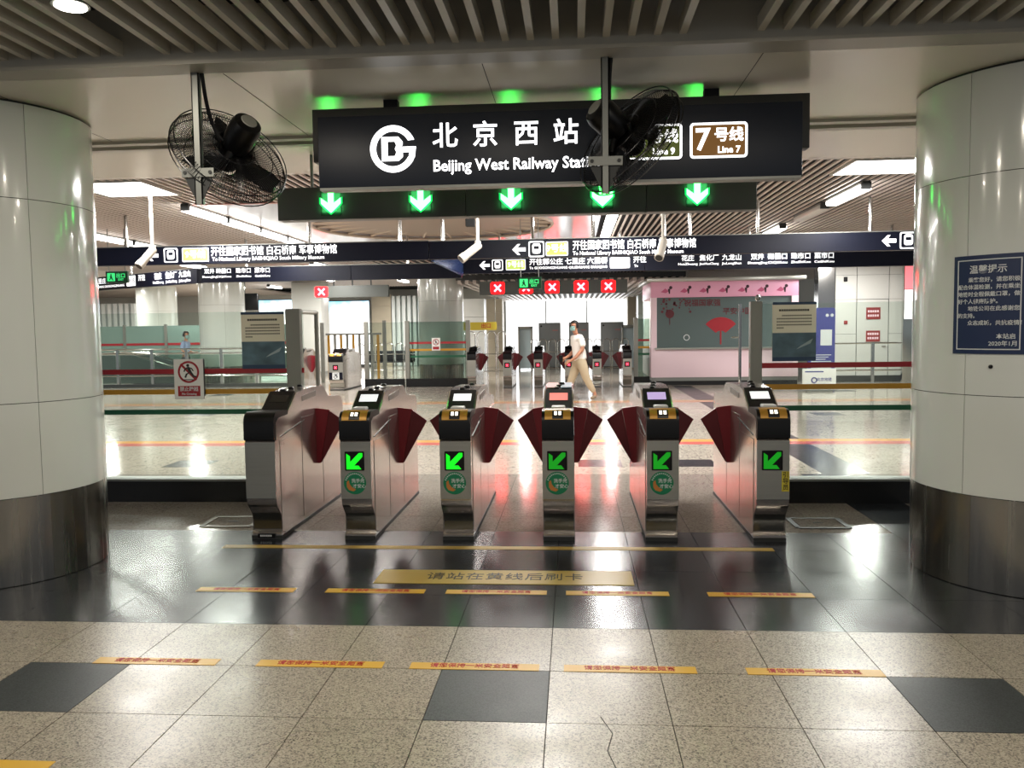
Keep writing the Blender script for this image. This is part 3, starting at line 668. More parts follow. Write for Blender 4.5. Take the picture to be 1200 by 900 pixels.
# ================================================================== NEAR GLASS BARRIERS
def barrier(label, x0, x1, post_x, y, posts):
    t = thing('glass_barrier', label, 'barrier', ((x0+x1)/2, y, 0)); c = (x0+x1)/2; h = (x1-x0)/2
    MB().box(-h, h, -.0, .17, 0, .20).build('kerb', mat('kerb_black', '#0e0f10', .25), t)
    MB().box(-h, h, -.004, .175, .20, .222, .003, 1).build('kerb_cap', GALV, t)
    MB().box(-h, h, .075, .087, .222, 1.82).build('glass_pane', GLASS, t)
    for (z, m) in ((1.256, RED), (1.06, AMBER), (.865, GREENT)): MB().box(-h, h, .071, .0745, z - .024, z + .024).build('stripe', m, t)
    for (px, wd) in posts: MB().box(px - c - wd/2, px - c + wd/2, .04, .12, .0, 1.84, .004, 1).build('post', GREYPOST, t)
    return t
barrier('glass barrier with red, amber and green stripes left of the gates', -6.6, -2.56, -2.6, 7.63, ((-2.65, .14),))
barrier('glass barrier with red, amber and green stripes right of the gates', 1.60, 5.4, 1.66, 7.63, ((1.655, .105),))
fr = tag(MB().path([(-2.57, 8.15, 0), (-2.57, 8.15, 1.82)], .022, 8).path([(-2.57, 8.15, 1.81), (-2.62, 7.80, 1.81)], .02, 8).build('door_frame', GREYPOST), 'thin grey steel frame standing behind the left gate post', 'frame')
for (x, y, lab) in ((1.78, 8.2, 'thin chrome pole behind the right end turnstile'),):
    t = thing('chrome_pole', lab, 'pole', (x, y, 0))
    MB().path([(0, 0, 0), (0, 0, 1.87)], .016, 10).build('pole', CHROME, t); MB().lathe([(.016, 1.86), (.026, 1.875), (.026, 1.90), (.01, 1.92)], 12).build('pole_cap', CHROME, t); MB().lathe([(.05, 0), (.05, .01), (.02, .015)], 14).build('foot', CHROME, t)
t = thing('chrome_pole', 'thin chrome pole with side arm in front of the pink booth', 'pole', (1.76, 8.95, 0)); MB().path([(0, 0, 0), (0, 0, 1.85)], .016, 10).build('pole', CHROME, t); MB().path([(0, 0, 1.5), (-.09, 0, 1.5)], .008, 8).build('side_arm', CHROME, t)
def poster(label, x0, x1, z0, z1, y):
    t = thing('poster', label, 'poster', ((x0+x1)/2, y, z0)); w2 = (x1-x0)/2; hh = z1-z0
    MB().box(-w2, w2, 0, .006, 0, hh).build('sheet', POSTER, t)
    MB().box(-w2, w2, -.001, .0, 0, hh * .48).build('photo', POSTERP, t)
    MB().box(-w2, w2, -.0012, .0, hh * .955, hh).build('top_band', POSTERD, t)
    MB().box(-w2, w2, -.0012, -.0, 0, hh * .07).build('bottom_band', POSTERD, t)
    MB().prism([(w2 * .1, hh * .2), (w2 * .75, hh * .30), (w2 * .85, hh * .38), (w2 * .3, hh * .26)], -.0025, -.001, 'y').build('photo_card', mat('photo_pale', '#9fb0b4', .5), t)
    b = MB(); random.seed(3)
    for i in range(13): b.box(-w2 * .7 + i * w2 * .107, -w2 * .7 + i * w2 * .107 + w2 * .085, -.002, 0, hh * .845, hh * .88)
    for r in range(5):
        x = -w2 * (.55 if r == 0 else .8)
        while x < w2 * (.78 if r < 4 else -.5): b.box(x, x + w2 * .05, -.002, 0, hh * (.76 - r * .052), hh * (.785 - r * .052)); x += w2 * .085
    tag(b.build('print_lines', BLKTXT, t), kind='stuff')
    return t
poster('large notice poster with photo on the left glass barrier', -3.155, -2.735, 1.275, 1.815, 7.685)
poster('large notice poster with photo on the right glass barrier', 1.80, 2.188, 1.295, 1.83, 7.685)
# no-crossing board hanging on the left barrier
t = thing('no_crossing_sign', 'white board with red no-crossing symbol hung on the left barrier', 'sign', (-3.68, 7.665, .99))
MB().box(-.145, .145, 0, .012, 0, .385, .002, 1).build('board', WHITE, t)
b = MB(); NS = 40
po_ = disc(0, .262, .105, NS); pi_ = disc(0, .262, .086, NS)
for i in range(NS):
    j = (i + 1) % NS; b.prism([po_[i], po_[j], pi_[j], pi_[i]], -.002, .002, 'y')
b.prism([(-.083, .332), (-.069, .346), (.083, .192), (.069, .178)], -.0026, .002, 'y')
b.build('prohibition_ring', RED, t)
b = MB(); b.prism(disc(-.005, .325, .014, 14), -.0032, 0, 'y')
b.prism([(-.018, .308), (.008, .312), (.03, .268), (.005, .255)], -.0034, 0, 'y')                     # torso
b.prism([(.006, .308), (.035, .300), (.052, .272), (.044, .268), (.030, .290), (.008, .294)], -.0036, 0, 'y')
b.prism([(-.016, .306), (-.040, .292), (-.048, .266), (-.038, .264), (-.030, .284), (-.010, .294)], -.0036, 0, 'y')
b.prism([(.008, .262), (.028, .268), (.055, .228), (.082, .222), (.080, .208), (.044, .214)], -.0038, 0, 'y')
b.prism([(.004, .258), (.020, .262), (-.014, .236), (-.026, .206), (-.040, .212), (-.026, .246)], -.0038, 0, 'y')
b.prism([(-.055, .192), (.05, .192), (.05, .184), (-.055, .184)], -.0032, 0, 'y')
b.build('pictogram', BLKTXT, t)
rp2 = MB().box(-.11, .11, -.002, .002, .03, .128).build('caption_plate', RED, t)
text('禁止跨越', .046, WHTXT, rp2, (0, -.003, .096), bold=.015); text('No Crossing', .028, WHTXT, rp2, (0, -.003, .052), bold=.02)
MB().box(.146, .152, .002, .02, .03, .385).build('edge_strip', DGREY, t)

# ================================================================== LIGHT FITTINGS
def downlight(x, y, z, power, label):
    t = thing('downlight', label, 'lamp', (x, y, z), 0, 'downlights between the near ceiling slats')
    MB().lathe([(.075, .0), (.085, .0), (.085, .10), (.075, .10)], 24).build('ring', GALV, t)
    MB().lathe([(.07, -.006), (.07, .001)], 24).build('lens', mat('lamp_lens', '#fff6e6', .5, emit=(1, .93, .82), es=14), t)
    d = bpy.data.lights.new('lamp_light', 'AREA'); d.shape = 'DISK'; d.size = .16; d.energy = power; d.color = (1, .90, .76)
    o = bpy.data.objects.new('lamp_light', d); COL.objects.link(o); o.parent = t; o.location = (0, 0, -.01)
NEARP = 19
downlight(-2.34, 3.83, 3.16, NEARP, 'glowing round downlight at the top left of the near ceiling')
for i, (x, y) in enumerate(((-.7, 3.3), (1.2, 3.3), (-2.6, 2.2), (2.6, 2.4), (0, 1.2), (-1.6, .2), (1.6, .2))):
    downlight(x, y, 3.16, NEARP, 'round downlight in the near ceiling, above the picture, ' + ['left of centre', 'right of centre', 'far left', 'far right', 'over the photographer', 'behind left', 'behind right'][i])
def troffer(x0, x1, y0, y1, label, power):
    t = thing('ceiling_light_panel', label, 'lamp', ((x0+x1)/2, (y0+y1)/2, HF))
    a, c = (x1-x0)/2, (y1-y0)/2
    MB().box(-a, a, -c, c, -.012, .0).build('diffuser', PANELGLOW, t)
    for s in (-1, 1): MB().box(-a - .02, a + .02, s * c - .012, s * c + .012, -.016, .03).box(s * a - .012, s * a + .012, -c, c, -.016, .03).build('frame', WALLW, t)
    arealight('panel_light', t, (0, 0, -.03), 2*a, 2*c, power)
troffer(-6.1, -5.15, 9.68, 10.68, 'square glowing ceiling panel behind the left fan', 150)
troffer(3.15, 4.35, 9.62, 10.5, 'glowing ceiling panel beside the top of the right column', 150)
troffer(-1.1, .1, 9.3, 10.3, 'glowing ceiling panel hidden above the main sign', 150)
def tube_light(x, y0, y1, label, on=True, power=75, z=HF - .06, group='fluorescent ceiling tubes'):
    t = thing('tube_light', label, 'lamp', (x, (y0+y1)/2, z), 0, group); h = (y1-y0)/2
    MB().box(-.06, .06, -h, h, .02, .06, .006, 1).build('housing', GALV, t)
    MB().box(-.085, .085, -h + .03, h - .03, -.05, .02, .02).build('tube', TUBE if on else WALLW, t)
    for s in (-1, 1): MB().box(-.06, .06, s * h - .025, s * h + .025, -.04, .05).build('end_cap', DGREY, t)
    if on and power: arealight('tube_glow_light', t, (0, 0, -.06), .16, 2*h, power)
wd_ = ['nearest', 'second', 'third', 'fourth', 'fifth']
for i in range(5): tube_light(-5.45, 11.45 + i * 1.36, 12.72 + i * 1.36, '%s fluorescent tube in the row running behind the left fan post' % wd_[i])
for i in range(2): tube_light(-8.55, 14.3 + i * 1.36, 15.57 + i * 1.36, '%s fluorescent tube at far left near the column edge' % wd_[i])
tube_light(3.75, 11.05, 12.5, 'lit fluorescent tube above the right end of the far signs'); tube_light(3.75, 12.8, 14.3, 'unlit fluorescent tube between two lit ones on the right', False); tube_light(3.75, 15.3, 16.7, 'smaller lit fluorescent tube farther back on the right')
for i in range(4): tube_light(.62, 11.8 + i * 1.7, 13.4 + i * 1.7, '%s tube of the bright strip below the fourth green arrow' % wd_[i])
for i, (x, y, pw, lab) in enumerate((
    (-12.5, 19.5, 110, 'back-hall ceiling tube left of the first far column, near the exit sign'), (-9.9, 20.5, 110, 'back-hall ceiling tube in front of the column behind the woman'),
    (-6.7, 21, 110, 'back-hall ceiling tube just before the short red cross box'), (-13, 27, 120, 'back-hall ceiling tube above the green glass partition'),
    (-8.3, 27, 120, 'back-hall ceiling tube behind the short red cross box'), (-6.0, 28.5, 120, 'back-hall ceiling tube left of the distant middle column'),
    (-15.8, 24, 110, 'back-hall ceiling tube above the escalator'), (-17.5, 29, 110, 'farthest back-hall tube at left beside the white fins'),
    (-14.6, 21.5, 0, 'thin back-hall tube at far left below the angled sign'), (-11.6, 31, 150, 'back-hall ceiling tube before the glowing sky adverts'), (-8.2, 33.5, 150, 'back-hall ceiling tube before the beige stone strip'),
    (-15, 34, 150, 'back-hall ceiling tube deep behind the farthest left column'), (6.6, 18.5, 110, 'ceiling tube above the blue roll-up banner'), (7.4, 21.5, 110, 'ceiling tube close before the white service wall'))):
    tube_light(x, y, y + 1.3, lab, True, pw * 1.45, HF - .06, 'back-hall tubes')
for i, x in enumerate((-1.6, 1.2)): tube_light(x, 26.0, 27.3, ['left', 'right'][i] + ' added tube under the low slat ceiling, brightening the grey panels', True, 70, 2.95 - .06, 'added tubes in the low ceiling')  # added lamps that brighten the backlit grey panels from the front

# ================================================================== FAR HANGING SIGNS
def train_icon(par, cx, cz, s, y):
    f = MB().prism(rounded(cx - s*.5, cx + s*.5, cz - s*.5, cz + s*.5, s*.12), y - .002, y + .002, 'y').build('train_pictogram', LETTERF, par)
    MB().prism(rounded(cx - s*.42, cx + s*.42, cz - s*.42, cz + s*.42, s*.1), y - .003, y, 'y').build('pictogram_field', NAVY2, f)
    MB().prism(rounded(cx - s*.26, cx + s*.26, cz - s*.28, cz + s*.36, s*.14), y - .0045, y - .002, 'y').build('pictogram_train', LETTERF, f)
    MB().prism(rounded(cx - s*.17, cx + s*.17, cz + .0, cz + s*.2, s*.05), y - .0055, y - .004, 'y').build('pictogram_window', NAVY2, f)
def left_arrow(par, cx, cz, s, y):
    MB().prism([(cx - s*.5, cz), (cx - s*.1, cz + s*.4), (cx + s*.1, cz + s*.4), (cx - s*.12, cz + s*.14), (cx + s*.5, cz + s*.14), (cx + s*.5, cz - s*.14), (cx - s*.12, cz - s*.14), (cx + s*.1, cz - s*.4), (cx - s*.1, cz - s*.4)], y - .002, y + .002, 'y').build('arrow', LETTERF, par)
def badge(par, x0, x1, z0, z1, y, m, s=None):
    f = MB().prism(rounded(x0, x1, z0, z1, .02), y - .002, y + .002, 'y').build('line_badge', LETTERF, par)
    MB().prism(rounded(x0 + .012, x1 - .012, z0 + .012, z1 - .012, .014), y - .003, y, 'y').build('badge_field', m, f)
    if s: text(s, (z1 - z0) * .62, NAVY2 if m is LETTERF else LETTERF, f, ((x0+x1)/2, y - .004, (z0+z1)/2), bold=.01)
def hang(label, x0, x1, y, z0, z1, rods, seams=()):
    t = thing('direction_sign', label, 'sign', ((x0+x1)/2, y, z0)); c = (x0+x1)/2
    ed = [x0] + list(seams) + [x1]
    for a, b_ in zip(ed[:-1], ed[1:]): MB().box(a - c + .003, b_ - c - .003, 0, .14, 0, z1 - z0, .004, 1).build('sign_box', NAVY2, t)
    MB().box(x0 - c, x1 - c, -.004, .144, z1 - z0, z1 - z0 + .012).build('top_rail', GALV, t)
    for r in rods: MB().path([(r - c, .07, z1 - z0), (r - c, .07, HF - z0 + .01)], .028, 10).build('hanger_rod', CHROME, t)
    return t
# upper long sign, in two halves that meet near the centre
A1 = hang('upper navy direction sign on the left, starting behind the left column', -8.2, -2.16, 12.4, 2.68, 2.955, (-6.9, -4.0, -2.6))
def S1(par, x, z): return (x - par.location.x, z - par.location.z)
x_, z_ = S1(A1, -6.46, 2.822)
left_arrow(A1, x_, z_, .20, -.002); train_icon(A1, x_ + .30, z_, .22, -.002); badge(A1, x_ + .48, x_ + .90, z_ - .105, z_ + .105, -.002, LIME, '9号线')
text('开往国家图书馆 白石桥南 军事博物馆', .15, LETTERF, A1, (x_ + 1.92, -.003, z_ + .035), width=1.96, bold=.012)
text('To National Library BAISHIQIAO South Military Museum', .08, LETTERF, A1, (x_ + 1.83, -.003, z_ - .075), width=1.75, bold=.012)
A2 = hang('upper navy direction sign on the right, running to the right column', -2.15, 5.6, 12.4, 2.68, 2.945, (-1.95, -.6, .3, 1.35, 1.72, 2.7, 4.3))
x_, z_ = S1(A2, -.80, 2.80)
left_arrow(A2, x_, z_, .20, -.002); train_icon(A2, x_ + .26, z_, .235, -.002); badge(A2, x_ + .40, x_ + .73, z_ - .105, z_ + .105, -.002, LIME, '9号线')
text('开往国家图书馆 白石桥南 军事博物馆', .15, LETTERF, A2, (x_ + 1.70, -.003, z_ + .035), width=1.80, bold=.012)
text('To National Library BAISHIQIAO South Military Museum', .08, LETTERF, A2, (x_ + 1.61, -.003, z_ - .075), width=1.62, bold=.012)
x_, z_ = S1(A2, 4.54, 2.815); left_arrow(A2, x_, z_, .20, -.002); train_icon(A2, x_ + .27, z_, .24, -.002)
# lower signs, one bay farther back
B1 = hang('lower navy direction sign on the right, listing stations to 菜市口', -2.13, 7.0, 15.9, 2.69, 3.02, (-1.4, .9, 3.3, 5.9), (1.35,))
z_ = 2.845 - 2.69; c1 = B1.location.x
left_arrow(B1, -1.69 - c1, z_, .2, -.002); train_icon(B1, -1.442 - c1, z_, .21, -.002); badge(B1, -1.28 - c1, -.905 - c1, z_ - .10, z_ + .10, -.002, LIME, '9号线')
text('开往郭公庄 七里庄 六里桥', .13, LETTERF, B1, (-.09 - c1, -.003, z_ + .04), width=1.48, bold=.012); text('To GUOGONGZHUANG QILIZHUANG LIULIQIAO', .065, LETTERF, B1, (-.09 - c1, -.003, z_ - .07), width=1.48, bold=.012)
badge(B1, .702 - c1, 1.071 - c1, z_ - .10, z_ + .10, -.002, LETTERF, '7号线')
text('开往', .125, LETTERF, B1, (1.26 - c1, -.003, z_ + .045), bold=.012); text('To', .065, LETTERF, B1, (1.19 - c1, -.003, z_ - .065), bold=.012)
for s_, e_, xx in (('花庄', 'HuaZhuang', 2.155), ('焦化厂', 'JiaoHuaChang', 2.55), ('九龙山', 'JiuLongShan', 2.97), ('双井', 'ShuangJing', 3.44), ('磁器口', 'CiQiKou', 3.81), ('珠市口', 'ZhuShiKou', 4.235), ('菜市口', 'CaiShiKou', 4.66)):
    text(s_, .122, LETTERF, B1, (xx - c1, -.003, z_ + .055), bold=.012); text(e_, .06, LETTERF, B1, (xx - c1, -.003, z_ - .05), bold=.012, width=.36)
B0 = hang('lower navy direction sign on the left, under the upper one', -7.30, -2.14, 15.9, 2.615, 2.90, (-6.4, -3.2), (-4.3,))
c1 = B0.location.x
for xx, s_, e_ in ((-7.13, '双井', 'ShuangJing'), (-6.84, '磁器口', 'CiQiKou'), (-6.44, '珠市口', 'ZhuShiKou'), (-6.06, '菜市口', 'CaiShiKou')):
    text(s_, .105, LETTERF, B0, (xx - c1, -.003, .215), bold=.012); text(e_, .055, LETTERF, B0, (xx - c1, -.003, .11), bold=.012, width=.3)
sb = tag(MB().box(-2.15, -2.10, 12.56, 15.88, 2.66, 2.97).build('sign_return', mat('blue_gloss', '#3a4f86', .2)), 'blue side panel joining the two hanging sign rows', 'sign panel')
# wing sign receding to the far left
Wg = thing('direction_sign', 'angled navy sign wing at far left with green exit light before it', 'sign', (-7.42, 15.98, 2.615), math.atan2(2.6, -4.2) + PI)
MB().box(-5.0, -.005, 0, .14, 0, .29, .004, 1).build('sign_box', NAVY2, Wg)
for i, (s, e) in enumerate((('九龙山', 'JiuLongShan'), ('焦化厂', 'JiaoHuaChang'), ('花庄', 'HuaZhuang'))):
    text(s, .14, LETTERF, Wg, (-.42 - i * .48, -.003, .19), bold=.012); text(e, .07, LETTERF, Wg, (-.42 - i * .48, -.003, .07), bold=.012, width=.4)
badge(Wg, -2.6, -2.25, .04, .26, -.003, LETTERF, '7号线'); text('开往', .14, LETTERF, Wg, (-2.0, -.003, .19), bold=.012); text('六里桥 七里庄 郭公庄', .13, LETTERF, Wg, (-3.7, -.003, .19), width=1.6, bold=.012); text('LIULIQIAO QILIZHUANG GUOGONGZHUANG', .07, LETTERF, Wg, (-3.6, -.003, .07), width=1.8, bold=.012)
MB().path([(-2.5, .07, .29), (-2.5, .07, HF - 2.65)], .025, 8).build('hanger_rod', CHROME, Wg)
# exit signs
def exit_sign(x, y, z, label):
    t = thing('exit_sign', label, 'sign', (x, y, z))
    MB().box(-.2, .2, 0, .05, 0, .2, .004, 1).build('box', mat('exit_dark', '#0c3a22', .4), t)
    MB().prism(rounded(-.17, -.03, .03, .17, .01), -.003, .001, 'y').build('door_pictogram', mat('exit_green', '#40e070', .5, emit=(.05, .8, .25), es=.75), t)
    b = MB(); b.prism(disc(-.10, .14, .014, 12), -.005, -.002, 'y'); b.prism([(-.125, .12), (-.085, .125), (-.08, .09), (-.06, .045), (-.075, .04), (-.1, .08), (-.125, .045), (-.14, .05), (-.115, .085)], -.005, -.002, 'y'); b.build('runner', MATS['exit_dark'], t)
    text('出口', .085, MATS['exit_green'], t, (.075, -.003, .12), bold=.02); text('EXIT', .05, MATS['exit_green'], t, (.075, -.003, .055), bold=.02)
    for s in (-.15, .15): MB().path([(s, .02, .2), (s, .02, HF - z + .01)], .008, 6).build('hanger_rod', GALV, t)
exit_sign(-.73, 14.0, 2.29, 'small green exit sign hanging before the red crosses')
exit_sign(-7.95, 14.0, 2.52, 'small green exit sign at far left beside the column')
# red cross boxes over the far gates
def xbox(label, x0, x1, y, z0, z1, xs):
    t = thing('lane_cross_sign', label, 'sign', ((x0+x1)/2, y, z0)); c = (x0+x1)/2
    MB().box(x0-c, x1-c, 0, .15, 0, z1-z0, .004, 1).build('box', mat('arrow_box', '#4c504c', .45), t)
    for x in xs:
        f = MB().prism(rounded(x - c - .19, x - c + .19, .02, z1-z0-.02, .06), -.004, .002, 'y').build('cross_field', XHALO, t)
        b = MB(); cross(b, x - c, (z1-z0)/2, .20, -.010, -.003, .26); b.build('cross', XRED, f)
    for x in (x0 + .5, (x0+x1)/2, x1 - .5): MB().path([(x - c, .07, z1-z0), (x - c, .07, HF - z0 + .01)], .02, 6).build('hanger_rod', DGREY, t)
xbox('overhead box with glowing red crosses above the far gates', -2.60, 1.48, 23.0, 2.575, 2.945, (-2.09, -1.30, -.575, .215, .965))
xbox('shorter overhead box with one red cross, left of centre', -7.24, -5.17, 23.0, 2.575, 2.905, (-7.08,))

# ================================================================== CCTV CAMERAS
def cctv(x, y, ztop, zj, d, label):
    t = thing('cctv_camera', label, 'camera', (x, y, zj))
    MB().path([(0, 0, .03), (0, 0, HF - zj + .01)], .022, 10).build('pole', mat('cream_metal', '#b9b2a6', .45), t)
    MB().lathe([(.03, -.01), (.04, .0), (.04, .03), (.025, .04)], 12).build('joint', MATS['cream_metal'], t)
    v = Vector(d).normalized(); q = v.to_track_quat('Z', 'Y').to_matrix()
    o = MB().lathe([(.04, -.06), (.05, -.04), (.05, .2), (.058, .2), (.058, .27), (.05, .27)], 16, v * .02 + Vector((0, -.01, -.03)), q).build('housing', MATS['cream_metal'], t)
    MB().lathe([(.045, .262), (.045, .274)], 14, v * .02 + Vector((0, -.01, -.03)), q).build('lens', BLACK, o)
    MB().path([(.02, 0, .02), (.05, .02, -.05), tuple(v * -.02 + Vector((.02, .02, -.04)))], .006, 6).build('cable', MATTE, o)
cctv(-5.46, 10.5, 3.24, 2.73, (-.35, -.6, -.75), 'white bullet camera on a pole beside the left column')
cctv(-1.20, 10.5, 2.95, 2.70, (-.72, -.45, -.62), 'white bullet camera at the picture centre, pointing down left')
cctv(1.12, 10.5, 3.03, 2.70, (-.25, -.65, -.72), 'white bullet camera in front of the right-hand station list')
t = thing('ceiling_speaker', 'small dark box hanging under the ribbed round recess', 'speaker', (-1.35, 11.0, 2.98)); MB().box(-.06, .06, -.05, .05, 0, .1, .006, 1).build('box', MATTE, t); MB().path([(0, 0, .1), (0, 0, HF - 2.98 + .17)], .01, 6).build('bracket', GALV, t)

# ================================================================== FAR STRIPED BARRIERS
def farbar(label, x0, x1, y, posts, stripes=True, glass=GLASSG, h=1.86):
    t = thing('glass_barrier', label, 'barrier', ((x0+x1)/2, y, 0)); c = (x0+x1)/2; hw = (x1-x0)/2
    MB().box(-hw, hw, 0, .15, 0, .24).build('kerb', MATS['kerb_black'], t)
    MB().box(-hw, hw, .07, .08, .24, h).build('glass_pane', glass, t)
    if stripes:
        for (z, m) in ((1.26, RED), (1.06, AMBER), (.87, GREENT)): MB().box(-hw, hw, .064, .069, z - .03, z + .03).build('stripe', m, t)
    for p in posts: MB().box(p - c - .06, p - c + .06, .02, .13, 0, h + .03, .004, 1).build('post', GREYPOST, t)
    return t
farbar('far glass barrier with coloured stripes and a small no-crossing board', -4.8, -2.95, 23.4, (-4.75, -3.0))
farbar('far clear glass barrier left of the striped one', -6.0, -4.86, 23.4, (-5.95,), False, GLASS)
farbar('short striped glass barrier between the far gates and the booth', 1.68, 2.12, 23.4, (1.74,))
t = thing('no_crossing_sign', 'tiny white no-crossing board on the far striped barrier', 'sign', (-3.92, 23.42, 1.04))
MB().box(-.12, .12, 0, .02, 0, .36).build('board', WHITE, t)
b = MB(); po_ = disc(0, .24, .09, 24); pi_ = disc(0, .24, .07, 24)
for i in range(24): j = (i+1) % 24; b.prism([po_[i], po_[j], pi_[j], pi_[i]], -.004, .002, 'y')
b.prism([(-.066, .296), (-.054, .308), (.066, .184), (.054, .172)], -.006, .002, 'y'); b.build('prohibition_ring', RED, t)
MB().box(-.09, .09, -.004, 0, .03, .11).build('caption_plate', RED, t)
b = MB(); b.prism(disc(0, .285, .014, 10), -.007, 0, 'y'); b.prism([(-.015, .27), (.015, .27), (.03, .2), (.01, .2), (0, .23), (-.02, .19), (-.035, .2), (-.012, .24)], -.007, 0, 'y'); b.build('pictogram', BLKTXT, t)

# ================================================================== PINK BOOTH
bt = thing('service_booth', 'pink service booth with grey glass window on the right', 'booth', (4.14, 23.2, 0)); c = 4.14
def BB(x0, x1, y0, y1, z0, z1, name, m, bev=0): return MB().box(x0-c, x1-c, y0-23.2, y1-23.2, z0, z1, bev).build(name, m, bt)
BB(2.16, 6.12, 23.24, 26.0, 0, .12, 'plinth', MATTE)
BB(2.16, 6.12, 23.22, 26.0, .12, .22, 'skirting', GALV)
BB(2.14, 6.13, 23.2, 26.0, .22, 1.03, 'lower_panel', PINK, .004)
BB(2.14, 6.13, 23.2, 26.0, 2.43, 2.86, 'frieze', PINK2, .004)
BB(2.02, 6.30, 23.08, 26.1, 2.86, 2.97, 'roof', STEEL, .01)
for (x0, x1) in ((2.14, 2.30), (5.95, 6.13)): BB(x0, x1, 23.2, 23.4, 1.03, 2.43, 'jamb', PINK)
wn = BB(2.30, 5.95, 23.27, 23.30, 1.03, 2.43, 'window_pane', mat('booth_glass', '#5f6d6b', .12, .0, coat=.4))
BB(2.24, 6.0, 23.08, 23.3, 1.0, 1.04, 'counter_ledge', STEEL)
for i in range(7):                                   # row of small printed ornaments
    x = 2.58 + i * .52 - c
    f = MB().prism([(x - .17, 2.58), (x - .05, 2.68), (x + .05, 2.60), (x - .04, 2.55)], -.004, .001, 'y').build('frieze_ornament', mat('print_pink', '#c55a80', .5), bt)
    MB().prism(disc(x + .10, 2.70, .045, 12), -.005, .001, 'y').build('ornament_dot', mat('print_plum', '#3a1822', .5), f)
    MB().prism([(x + .02, 2.66), (x + .09, 2.68), (x + .08, 2.53), (x + .05, 2.53)], -.005, .001, 'y').build('ornament_stem', MATS['print_plum'], f)
fanp = []
for i in range(13): a = math.radians(40 + 100 * i / 12); fanp.append((4.05 - c + .54 * math.cos(a), 1.33 + .54 * math.sin(a)))
for i in range(12, -1, -1): a = math.radians(40 + 100 * i / 12); fanp.append((4.05 - c + .17 * math.cos(a), 1.33 + .17 * math.sin(a)))
MB().prism(fanp, .062, .068, 'y').build('fan_decal', mat('decal_red', '#a81e2c', .5), wn)
MB().box(4.03 - c, 4.07 - c, .062, .068, 1.12, 1.50).build('fan_tassel', MATS['decal_red'], wn)
MB().prism(disc(2.66 - c, 1.98, .12, 20), .062, .068, 'y').build('lantern_decal', mat('decal_maroon', '#5e2028', .5), wn)
MB().box(2.65 - c, 2.67 - c, .062, .068, 1.68, 1.87).build('lantern_tassel', MATS['decal_maroon'], wn)
text('祝福国家强', .2, MATS['decal_maroon'], wn, (3.55 - c, .066, 2.26), bold=.02); text('平安中国', .2, MATS['decal_maroon'], wn, (4.5 - c, .066, 2.02), bold=.02)
random.seed(11)
for i in range(26):
    x = 2.42 + random.random() * .8 - c; z = 2.38 - random.random() ** 1.6 * .35
    MB().prism(disc(x, z, random.uniform(.018, .04), 8), .062, .067, 'y').build('blossom_decal', MATS['decal_maroon'], wn)
MB().ring((3.12 - c, .066, 1.32), .075, .012, 24, 4, Matrix.Rotation(PI/2, 3, 'X')).build('ring_decal', WHTXT, wn)
# roll-up banner and placard beside the booth
t = thing('rollup_banner', 'blue roll-up banner standing right of the booth', 'banner', (6.25, 21.5, 0))
MB().prism(rounded(-.34, .34, .05, 2.05, .06), 0, .01, 'y').build('sheet', PURPLE, t); MB().box(-.36, .36, -.1, .1, 0, .06, .01).build('base', GALV, t)
for q in range(2): MB().prism(disc(.14 + q * .12, 1.86, .04, 12), -.004, 0, 'y').build('print_logo', WHTXT, t)
b = MB()
for q in range(7): b.box(-.25, .25 - (q % 3) * .07, -.004, 0, .85 - q * .055, .87 - q * .055)
tag(b.build('print_lines', WHTXT, t), kind='stuff')
MB().box(-.02, .26, -.004, 0, 1.1, 1.5).build('print_block', WHTXT, t)
t = thing('floor_placard', 'white placard with blue emblem standing before the booth', 'placard', (5.95, 20.6, 0))
MB().box(-.40, .40, 0, .03, .05, .56, .004, 1).build('board', WHITE, t); MB().box(-.3, .3, -.1, .12, 0, .05).build('foot', GALV, t)
MB().ring((-.12, -.004, .28), .06, .014, 20, 4, Matrix.Rotation(PI/2, 3, 'X')).build('emblem', PURPLE, t); text('北京地铁', .09, PURPLE, t, (.12, -.003, .29), bold=.01)
MB().box(-.34, .1, -.003, 0, .47, .5).build('print_line', PURPLE, t)
# small steel turnstile bar by the service wall
t = thing('steel_rail', 'short stainless guard rail before the white service wall', 'rail', (7.9, 22.6, 0))
for z in (.4, 1.12): MB().path([(-1.2, 0, z), (.75, 0, z)], .022, 8).build('bar', CHROME, t)
for x in (-1.15, 0): MB().box(x - .04, x + .04, -.03, .03, 0, 1.14).build('post', CHROME, t)

